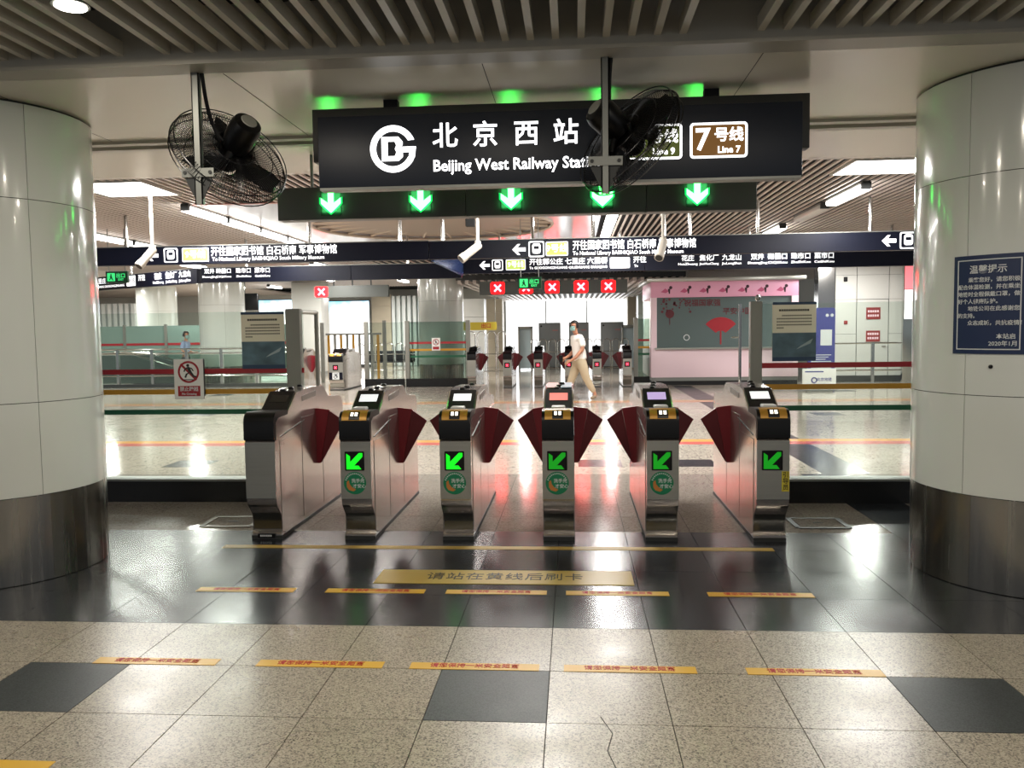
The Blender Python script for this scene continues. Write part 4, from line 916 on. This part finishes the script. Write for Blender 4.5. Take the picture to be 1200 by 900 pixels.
# ================================================================== EXIT AREA BEYOND THE FAR GATES
for i, (x0, x1) in enumerate(((-1.43, -.53), (-.20, .62), (1.10, 2.03))):
    t = thing('grey_cabinet', ['left', 'middle', 'right'][i] + ' tall grey panel standing before the bright exit', 'cabinet', ((x0+x1)/2, 34, 0), 0, 'grey panels before the exit')
    h = (x1-x0)/2; MB().box(-h, h, 0, .08, .05, 1.86, .01).build('panel', mat('cabinet_grey', '#9a9e9e', .45), t); MB().box(-h, h, -.05, .13, 0, .05).build('foot', DGREY, t)
    MB().box(h * .25, h * .75, -.005, 0, 1.52, 1.57).build('label_strip', mat('label_pink', '#c98a86', .5), t); MB().prism(disc(-h * .75, 1.72, .04, 10), -.005, 0, 'y').build('knob', DGREY, t)
for i, x in enumerate((-1.9, 2.15)):
    t = thing('detector_gate', ['left', 'right'][i] + ' pale walk-through detector frame at the exit', 'detector', (x, 32.5, 0), 0, 'detector frames')
    MB().box(-.28, -.22, 0, .5, 0, 1.72, .01).build('side_post', GREYPOST, t); MB().box(.22, .28, 0, .5, 0, 1.72, .01).build('side_post', GREYPOST, t); MB().box(-.28, .28, 0, .5, 1.62, 1.72, .01).build('lintel', GREYPOST, t)
    MB().box(-.22, .22, .2, .22, .05, 1.62).build('pale_pane', mat('pane_blue', '#b9c9cd', .3), t)
def crowdrail(x0, x1, y, label, hgt=1.3):
    t = thing('crowd_rail', label, 'railing', ((x0+x1)/2, y, 0), 0, 'stainless crowd railings'); c = (x0+x1)/2
    for z in (.15, .75): MB().path([(x0-c, 0, z), (x1-c, 0, z)], .018, 6).build('bar', CHROME, t)
    n = max(2, int((x1-x0) / .32))
    for i in range(n):
        a = x0 - c + i * (x1-x0) / n; wv = (x1-x0) / n * .8
        MB().path([(a, 0, 0)] + [(a + wv/2 - wv/2 * math.cos(PI * q / 6), 0, hgt - wv/2 + wv/2 * math.sin(PI * q / 6)) for q in range(7)] + [(a + wv, 0, 0)], .018, 6).build('hoop', CHROME, t)
crowdrail(-1.6, 2.1, 31.0, 'hooped steel railing in front of the grey panels', 1.22)
crowdrail(-4.1, -2.3, 29.0, 'hooped steel railing beside the beige pier', 1.55)
t = thing('hanging_banner', 'short yellow hanging banner above the far barrier post', 'banner', (-3.25, 27, 1.6)); MB().box(-.75, .75, 0, .02, 0, .26).build('sheet', mat('banner_yellow', '#c9b23a', .5), t)
text('出口', .17, REDTXT, t, (.4, -.004, .13), bold=.02); 
for s in (-.7, .7): MB().path([(s, .01, .26), (s, .01, HF - 1.6)], .01, 6).build('cord', GALV, t)

# ================================================================== LEFT BACKGROUND
er = thing('escalator_railing', 'stainless escalator well railing with glass behind the left barrier', 'railing', (-11.5, 24.2, 0))
for z in (1.15, 1.02, .35): MB().path([(-3.6, 0, z), (3.2, 0, z)], .028, 8).build('rail_bar', CHROME, er)
for i in range(7):
    x = -3.4 + i * 1.08
    MB().box(x - .04, x + .04, -.03, .03, 0, 1.15).build('post', CHROME, er)
    if i < 6: MB().box(x + .07, x + 1.01, -.005, .005, .12, .98).build('glass_pane', GLASSG, er)
MB().box(-3.6, 3.2, -.08, .08, 0, .1).build('kerb', DGREY, er)
es = thing('escalator', 'escalator with slanting steel balustrades dropping away at far left', 'escalator', (-13.2, 25.6, 0))
for (y, n_) in ((0, 'balustrade'), (1.1, 'balustrade')):
    MB().prism([(-2.2, .05), (-2.2, .95), (-1.0, .95), (1.6, .12), (1.6, .02)], y, y + .12, 'y').build(n_, mat('balustrade_steel', '#8f9692', .3, .7), es)
    MB().path([(-2.2, y + .06, 1.0), (-1.0, y + .06, 1.0), (1.6, y + .06, .17)], .04, 8).build('handrail', CHROME, es)
for q in range(8): MB().box(-1.0 + q * .3, -.7 + q * .3, .13, 1.09, .0, .62 - q * .075).build('step', DGREY, es)
gp = thing('glass_partition', 'green glass partition with red stripe behind the escalator', 'partition', (-14.2, 28.0, 0))
for i in range(5):
    x = -3.0 + i * 1.5
    MB().box(x + .03, x + 1.47, 0, .012, .1, 1.9).build('glass_pane', mat('sea_glass', '#7d948b', .15), gp); MB().box(x - .05, x + .05, -.03, .04, 0, 1.95).build('post', GREYPOST, gp)
MB().box(-3, 4.5, -.01, -.004, 1.22, 1.30).build('stripe', RED, gp)
# far wall fins, light boxes
def fins(label, x0, x1, y, z1, n):
    t = thing('fin_screen', label, 'screen', ((x0+x1)/2, y, 0)); c = (x0+x1)/2
    MB().box(x0-c, x1-c, .1, .14, 0, z1).build('backing', FIN, t)
    for i in range(n): a = x0 - c + (i + .15) * (x1-x0) / n; MB().box(a, a + (x1-x0) / n * .6, -.1, .1, .02, z1).build('fin', mat('fin_white', '#dfe4e2', .4), t)
fins('white vertical fins on the far wall at the left', -20.5, -18.2, 33.5, 2.9, 9)
fins('white vertical fins on the far wall left of the far column', -8.3, -6.6, 37.5, 3.2, 7)
t = thing('stone_wall', 'beige stone wall strip beside the glowing sky advert', 'wall panel', (-8.75, 37.6, 0))
for r in range(6): MB().box(-.5, .4, 0, .2, r * .55, r * .55 + .545, .004, 1).build('stone_block', STONE, t)
SKYAD = bpy.data.materials.new('advert_sky'); SKYAD.use_nodes = True; nt = SKYAD.node_tree; bs = nt.nodes['Principled BSDF']
tc = nt.nodes.new('ShaderNodeTexCoord'); sp = nt.nodes.new('ShaderNodeSeparateXYZ'); nt.links.new(tc.outputs['Object'], sp.inputs[0])
nz = nt.nodes.new('ShaderNodeTexNoise'); nz.inputs['Scale'].default_value = 1.6; nt.links.new(tc.outputs['Object'], nz.inputs['Vector'])
ma = nt.nodes.new('ShaderNodeMath'); ma.operation = 'MULTIPLY_ADD'; ma.inputs[1].default_value = 1.6; nt.links.new(nz.outputs[0], ma.inputs[0]); nt.links.new(sp.outputs[2], ma.inputs[2])
mr = nt.nodes.new('ShaderNodeMapRange'); mr.inputs[1].default_value = 3.0; mr.inputs[2].default_value = 4.1; nt.links.new(ma.outputs[0], mr.inputs[0])
rp = nt.nodes.new('ShaderNodeValToRGB'); rp.color_ramp.elements[0].color = (1, 1, 1, 1); rp.color_ramp.elements[1].color = lin('#38b4e6'); nt.links.new(mr.outputs[0], rp.inputs[0])
nt.links.new(rp.outputs[0], bs.inputs['Emission Color']); bs.inputs['Emission Strength'].default_value = 1.5; nt.links.new(rp.outputs[0], bs.inputs['Base Color'])
for (x0, x1, y, lab) in ((-11.2, -9.05, 36.5, 'glowing sky-blue light box, larger, above the wheelchair gate'), (-13.2, -11.7, 34, 'glowing sky-blue light box partly behind the left poster')):
    t = thing('sky_lightbox', lab, 'light box', ((x0+x1)/2, y, 0)); h = (x1-x0)/2
    MB().box(-h, h, 0, .1, 0, 3.0, .01).build('frame', DGREY, t); MB().box(-h + .04, h - .04, -.01, 0, .14, 2.96).build('lit_face', SKYAD, t)
t = thing('white_pier', 'square white pier left of the glowing sky advert', 'pier', (-9.75, 29.8, 0)); MB().box(-.55, .55, 0, 1.0, 0, 3.44, .01).build('cladding', WALLW, t); MB().box(-.56, .56, -.01, 1.01, 0, .15).build('skirting', GALV, t)
t = thing('pale_pier', 'pale tiled pier beside the far round column', 'pier', (-4.15, 31.5, 0))
for r in range(4): MB().box(-.7, .75, 0, .8, r * .7, r * .7 + .69, .004, 1).build('tile_block', WALLW, t)
t = thing('pale_pier', 'pale tiled pier behind the left edge of the pink booth', 'pier', (2.95, 30.5, 0))
for r in range(4): MB().box(-.6, .6, 0, .8, r * .7, r * .7 + .69, .004, 1).build('tile_block', mat('pale_green_tile', '#b9c4bd', .3), t)
t = thing('hanging_monitor', 'black hanging monitor above the left poster', 'monitor', (-10.75, 26.5, 2.35)); MB().box(-.45, .45, 0, .12, 0, .55, .015).build('screen_box', BLACK, t); MB().path([(0, .06, .55), (0, .06, HF - 2.35 + .17)], .03, 8).build('bracket', MATTE, t)
# yellow and grey folding barrier
t = thing('folding_barrier', 'grey folding barrier with yellow stripes behind the wheelchair gate', 'barrier', (-7.0, 26, 0))
MB().box(-.9, .9, -.03, .03, 1.50, 1.56).build('top_bar', GREYPOST, t)
for i in range(9): MB().box(-.85 + i * .2, -.77 + i * .2, -.015, .015, .1, 1.5).build('slat', AMBER if i % 2 == 0 else GREYPOST, t)
for i, (x, h) in enumerate(((-1.02, 1.9), (1.0, 1.95))): MB().box(x - .05, x + .05, -.05, .05, 0, h).build('post', GREYPOST, t)
crowdrail(-8.1, -5.9, 30.5, 'hooped steel railing left of the far round column', 1.15)
for i, (x, y) in enumerate(((-7.9, 31.5), (-7.5, 31.5), (-7.1, 31.5), (-6.7, 31.5), (-6.3, 31.5))):
    t = thing('waiting_seat', ['leftmost', 'second', 'middle', 'fourth', 'rightmost'][i] + ' dark waiting seat in the far row', 'seat', (x, y, 0), 0, 'row of dark seats')
    MB().box(-.17, .17, -.2, .2, .40, .45, .01).build('seat', BLACK, t); MB().box(-.17, .17, .16, .2, .45, .85, .01).build('backrest', BLACK, t)
    for s in (-.14, .14): MB().path([(s, 0, 0), (s, 0, .4)], .015, 6).build('leg', CHROME, t)

# ================================================================== PEOPLE
def skin(name, V, Eg, m, parent, sub=2):
    me = bpy.data.meshes.new(name); me.from_pydata([v[0] for v in V], Eg, [])
    o = bpy.data.objects.new(name, me); _ts.collection.objects.link(o)
    o.modifiers.new('skin', 'SKIN'); s = o.modifiers.new('sub', 'SUBSURF'); s.levels = sub; s.render_levels = sub
    for i, v in enumerate(V):
        r = v[1]; me.skin_vertices[0].data[i].radius = r if isinstance(r, tuple) else (r, r)
    me.skin_vertices[0].data[0].use_root = True
    _ts.view_layers[0].update(); dg = _ts.view_layers[0].depsgraph
    m2 = bpy.data.meshes.new_from_object(o.evaluated_get(dg)); m2.materials.clear(); m2.materials.append(m)
    m2.polygons.foreach_set('use_smooth', [True] * len(m2.polygons))
    bpy.data.objects.remove(o); bpy.data.meshes.remove(me); m2.name = name
    return put(name, m2, parent)
def ell(name, c, r, m, parent, cut=None, n=16):
    bm = bmesh.new(); bmesh.ops.create_uvsphere(bm, u_segments=n, v_segments=12, radius=1)
    for v in bm.verts: v.co = Vector((v.co.x * r[0], v.co.y * r[1], v.co.z * r[2])) + Vector(c)
    if cut:
        dead = [v for v in bm.verts if cut(v.co - Vector(c))]; bmesh.ops.delete(bm, geom=dead, context='VERTS')
    me = bpy.data.meshes.new(name); bm.to_mesh(me); bm.free(); me.materials.append(m); me.polygons.foreach_set('use_smooth', [True] * len(me.polygons))
    return put(name, me, parent)
def hand(V, Eg, wi, wrist, d, palm_n, s=1.0):
    """palm, four fingers and a thumb grown from wrist vertex wi along d"""
    d = Vector(d).normalized(); n = Vector(palm_n).normalized(); sd = d.cross(n).normalized(); w0 = Vector(wrist)
    pm = len(V); V.append((w0 + d * .05 * s, .024 * s)); Eg.append((wi, pm))
    for i, (off, ln) in enumerate(((-.03, .062), (-.01, .072), (.01, .068), (.028, .054))):
        k = len(V); a = w0 + d * .085 * s + sd * off * s
        V.append((a, .0105 * s)); V.append((a + d * ln * .5 * s + n * .012 * s, .0095 * s)); V.append((a + d * ln * .8 * s + n * .034 * s, .008 * s))
        Eg += [(pm, k), (k, k+1), (k+1, k+2)]
    k = len(V); a = w0 + d * .035 * s - sd * .035 * s; V.append((a, .012 * s)); V.append((a + d * .035 * s - sd * .02 * s + n * .012 * s, .0105 * s)); V.append((a + d * .06 * s - sd * .015 * s + n * .03 * s, .009 * s)); Eg += [(pm, k), (k, k+1), (k+1, k+2)]
def head_parts(hc, f, parent, glasses, bun):
    """hc head centre, f unit facing direction (horizontal)"""
    f = Vector(f).normalized(); s = Vector((0, 0, 1)).cross(f).normalized(); Rm = Matrix((f, s, Vector((0, 0, 1)))).transposed()
    hc = Vector(hc)
    def P(a, b, c): return tuple(hc + Rm @ Vector((a, b, c)))
    for sg in (-1, 1):
        ell('ear', P(-.005, sg * .077, -.005), (.016, .012, .03), SKIN, parent)
        ell('eye', P(.088, sg * .032, .012), (.010, .012, .007), BLACK, parent)
    # mask over nose, mouth and chin
    bm = MB(); V = []
    for iz in range(6):
        z = -.10 + iz * .021; row = []
        for iy in range(-5, 6):
            a = iy / 5 * 1.15; rad = .104 - .02 * abs(iz - 2.5) / 2.5 + .014 * max(0, 1 - abs(iy) / 2.2)
            row.append(bm.bm.verts.new(P(rad * math.cos(a), .9 * rad * math.sin(a), z)))
        V.append(row)
    for i in range(5):
        for j in range(10): bm.bm.faces.new((V[i][j], V[i][j+1], V[i+1][j+1], V[i+1][j]))
    bmesh.ops.solidify(bm.bm, geom=bm.bm.faces[:], thickness=.004); bm.build('face_mask', MASK, parent, ang=80)
    hr = ell('hair', tuple(hc + Vector((0, 0, .018)) - f * .012), (.108, .098, .122), HAIR, parent, lambda v: (v.dot(f) > .045 and v.z < .055) or v.z < -.075)
    if bun: ell('hair_bun', P(-.115, 0, .0), (.042, .042, .045), HAIR, parent)
    if glasses:
        for sg in (-1, 1): MB().ring(P(.102, sg * .034, .013), .024, .0035, 16, 4, Rm @ Matrix.Rotation(PI/2, 3, 'Y')).build('spectacle_rim', BLACK, parent)
        MB().path([P(.102, -.06, .016), P(0, -.082, .012)], .003, 4).path([P(.102, .06, .016), P(0, .082, .012)], .003, 4).path([P(.106, -.012, .016), P(.106, .012, .016)], .003, 4).build('spectacle_arm', BLACK, parent)
def V_(*p): return Vector(p)
# --- walking man, heading left, seen from his left-front side; local x is world x
mn = thing('person', 'man in white polo and khaki trousers walking left, wearing a mask', 'person', (.10, 18.8, 0))
pel = V_(.04, 0, .92)
body = [(pel, (.10, .09)), (V_(.02, 0, 1.08), (.11, .10)), (V_(0, 0, 1.26), (.13, .11)), (V_(-.02, 0, 1.41), (.11, .09)), (V_(-.045, 0, 1.485), .055), (V_(-.065, -.01, 1.545), .055), (V_(-.085, -.015, 1.63), (.085, .08)), (V_(-.085, -.015, 1.70), (.09, .084)), (V_(-.08, -.012, 1.745), (.055, .055))]
Eg = [(i, i+1) for i in range(8)]
def limb(V, Eg, root, pts):
    k = root
    for p, r in pts: V.append((p, r)); Eg.append((k, len(V) - 1)); k = len(V) - 1
    return k
# both forearms reach forward; the far hand holds a phone
wn_ = limb(body, Eg, 3, [(V_(.07, -.18, 1.40), .055), (V_(.10, -.225, 1.15), .046), (V_(-.06, -.225, .97), .038), (V_(-.16, -.20, .90), .029)]); hand(body, Eg, wn_, V_(-.16, -.20, .90), (-.8, .1, -.4), (0, .5, -.6), 1.1)
wf_ = limb(body, Eg, 3, [(V_(-.10, .18, 1.40), .055), (V_(-.08, .22, 1.13), .046), (V_(-.20, .17, 1.0), .038), (V_(-.28, .08, .95), .029)]); hand(body, Eg, wf_, V_(-.28, .08, .95), (-.8, -.4, -.2), (.1, -.6, -.3), 1.1)
limb(body, Eg, 0, [(V_(.08, -.095, .84), .07), (V_(.17, -.09, .50), .058), (V_(.34, -.09, .19), .042), (V_(.38, -.09, .13), .036), (V_(.33, -.09, .035), .034), (V_(.28, -.09, .025), .026)])
limb(body, Eg, 0, [(V_(-.01, .095, .84), .07), (V_(-.14, .09, .50), .058), (V_(-.26, .09, .14), .042), (V_(-.28, .09, .07), .036), (V_(-.38, .09, .04), .032), (V_(-.43, .09, .035), .024)])
skin('body', body, Eg, SKIN, mn)
sh = [(V_(.04, 0, .86), (.185, .175)), (V_(.035, 0, .96), (.185, .17)), (V_(.02, 0, 1.10), (.18, .165)), (V_(0, 0, 1.27), (.19, .165)), (V_(-.02, 0, 1.40), (.155, .13)), (V_(-.04, 0, 1.475), (.075, .072))]
E2 = [(0, 1), (1, 2), (2, 3), (3, 4), (4, 5)]
limb(sh, E2, 4, [(V_(.07, -.18, 1.405), .082), (V_(.09, -.21, 1.27), .08), (V_(.10, -.222, 1.19), .078)]); limb(sh, E2, 4, [(V_(-.10, .18, 1.405), .082), (V_(-.095, .21, 1.27), .08), (V_(-.09, .218, 1.19), .078)])
skin('polo_shirt', sh, E2, SHIRTW, mn)
pt = [(V_(.04, 0, 1.0), (.15, .14)), (V_(.04, 0, .88), (.16, .15))]; E3 = [(0, 1)]
limb(pt, E3, 1, [(V_(.09, -.095, .80), .125), (V_(.175, -.09, .50), .095), (V_(.30, -.09, .25), .075), (V_(.355, -.09, .165), .066)]); limb(pt, E3, 1, [(V_(-.02, .095, .80), .125), (V_(-.145, .09, .50), .095), (V_(-.225, .09, .25), .075), (V_(-.275, .09, .12), .066)])
skin('trousers', pt, E3, KHAKI, mn)
skin('shoe', [(V_(.39, -.09, .115), .046), (V_(.36, -.09, .065), .046), (V_(.29, -.09, .04), .04), (V_(.255, -.09, .036), .03)], [(0, 1), (1, 2), (2, 3)], mat('shoe_tan', '#8a7a66', .6), mn)
skin('shoe', [(V_(-.27, .09, .06), .05), (V_(-.33, .09, .048), .048), (V_(-.41, .09, .044), .04), (V_(-.45, .09, .04), .03)], [(0, 1), (1, 2), (2, 3)], MATS['shoe_tan'], mn)
MB().path([(-.02, -.105, 1.43), (-.045, -.11, 1.49), (-.1, -.09, 1.475)], .008, 6).build('collar_trim', NAVYC, mn)
head_parts((-.088, -.016, 1.665), (-.75, -.62, 0), mn, True, False)
ph = tag(MB().box(-.045, .045, -.006, .006, 0, .155, .004, 1).build('phone', BLACK, None, (-.29, 18.74, .86)), "black phone in the walking man's hand", 'phone')
bg = thing('shoulder_bag', 'small black shoulder bag at the hip of the walking man', 'bag', (.36, 18.80, .78)); MB().box(-.05, .05, -.1, .1, 0, .2, .02).build('pouch', MATTE, bg)
MB().path([(-.02, -.06, .19), (-.13, -.13, .45), (-.24, -.12, .66), (-.25, 0, .71), (-.2, .11, .6), (-.05, .12, .3), (.0, .06, .19)], .008, 6).build('strap', MATTE, bg)
# --- uniformed woman at the escalator railing, facing right
wm = thing('person', 'woman in pale blue uniform shirt and mask facing right, behind the railing', 'person', (-11.95, 24.75, 0))
body = [(V_(0, 0, .88), (.13, .12)), (V_(.0, 0, 1.03), (.10, .09)), (V_(.01, 0, 1.2), (.125, .095)), (V_(.01, 0, 1.34), (.10, .08)), (V_(.02, 0, 1.41), .045), (V_(.03, 0, 1.46), .045), (V_(.045, 0, 1.535), (.075, .07)), (V_(.045, 0, 1.6), (.078, .072)), (V_(.04, 0, 1.645), (.045, .045))]
Eg = [(i, i+1) for i in range(8)]
for sg in (-1, 1):
    k = limb(body, Eg, 3, [(V_(.0, sg * .16, 1.33), .046), (V_(-.02, sg * .2, 1.09), .037), (V_(.2, sg * .14, 1.02), .03), (V_(.3, sg * .08, 1.03), .023)]); hand(body, Eg, k, V_(.3, sg * .08, 1.03), (.9, -sg * .3, 0), (0, -sg * .6, -.6), .9)
    limb(body, Eg, 0, [(V_(0, sg * .085, .8), .082), (V_(.01, sg * .085, .45), .056), (V_(0, sg * .085, .09), .036), (V_(.02, sg * .085, .04), .034), (V_(.13, sg * .085, .03), .026)])
skin('body', body, Eg, SKIN, wm)
sh = [(V_(0, 0, .92), (.15, .14)), (V_(.0, 0, 1.04), (.122, .112)), (V_(.01, 0, 1.2), (.148, .118)), (V_(.01, 0, 1.34), (.12, .098)), (V_(.02, 0, 1.405), (.06, .06))]; E2 = [(0, 1), (1, 2), (2, 3), (3, 4)]
for sg in (-1, 1): limb(sh, E2, 3, [(V_(0, sg * .16, 1.335), .064), (V_(-.012, sg * .185, 1.2), .06), (V_(-.016, sg * .192, 1.14), .06)])
skin('uniform_shirt', sh, E2, SHIRTB, wm)
pt = [(V_(0, 0, .94), (.145, .13)), (V_(0, 0, .85), (.142, .13))]; E3 = [(0, 1)]
for sg in (-1, 1): limb(pt, E3, 1, [(V_(0, sg * .085, .78), .1), (V_(.01, sg * .085, .45), .075), (V_(0, sg * .085, .1), .06)])
skin('trousers', pt, E3, NAVYC, wm)
for sg in (-1, 1): skin('shoe', [(V_(-.03, sg * .085, .045), .042), (V_(.06, sg * .085, .042), .04), (V_(.15, sg * .085, .035), .032)], [(0, 1), (1, 2)], BLACK, wm); MB().box(-.03, .05, sg * .13 - .03, sg * .13 + .03, 1.385, 1.395).build('shoulder_mark', NAVYC, wm)
head_parts((.045, 0, 1.565), (.9, -.35, 0), wm, False, True)

bpy.data.objects.remove(_fo); bpy.data.scenes.remove(_ts)
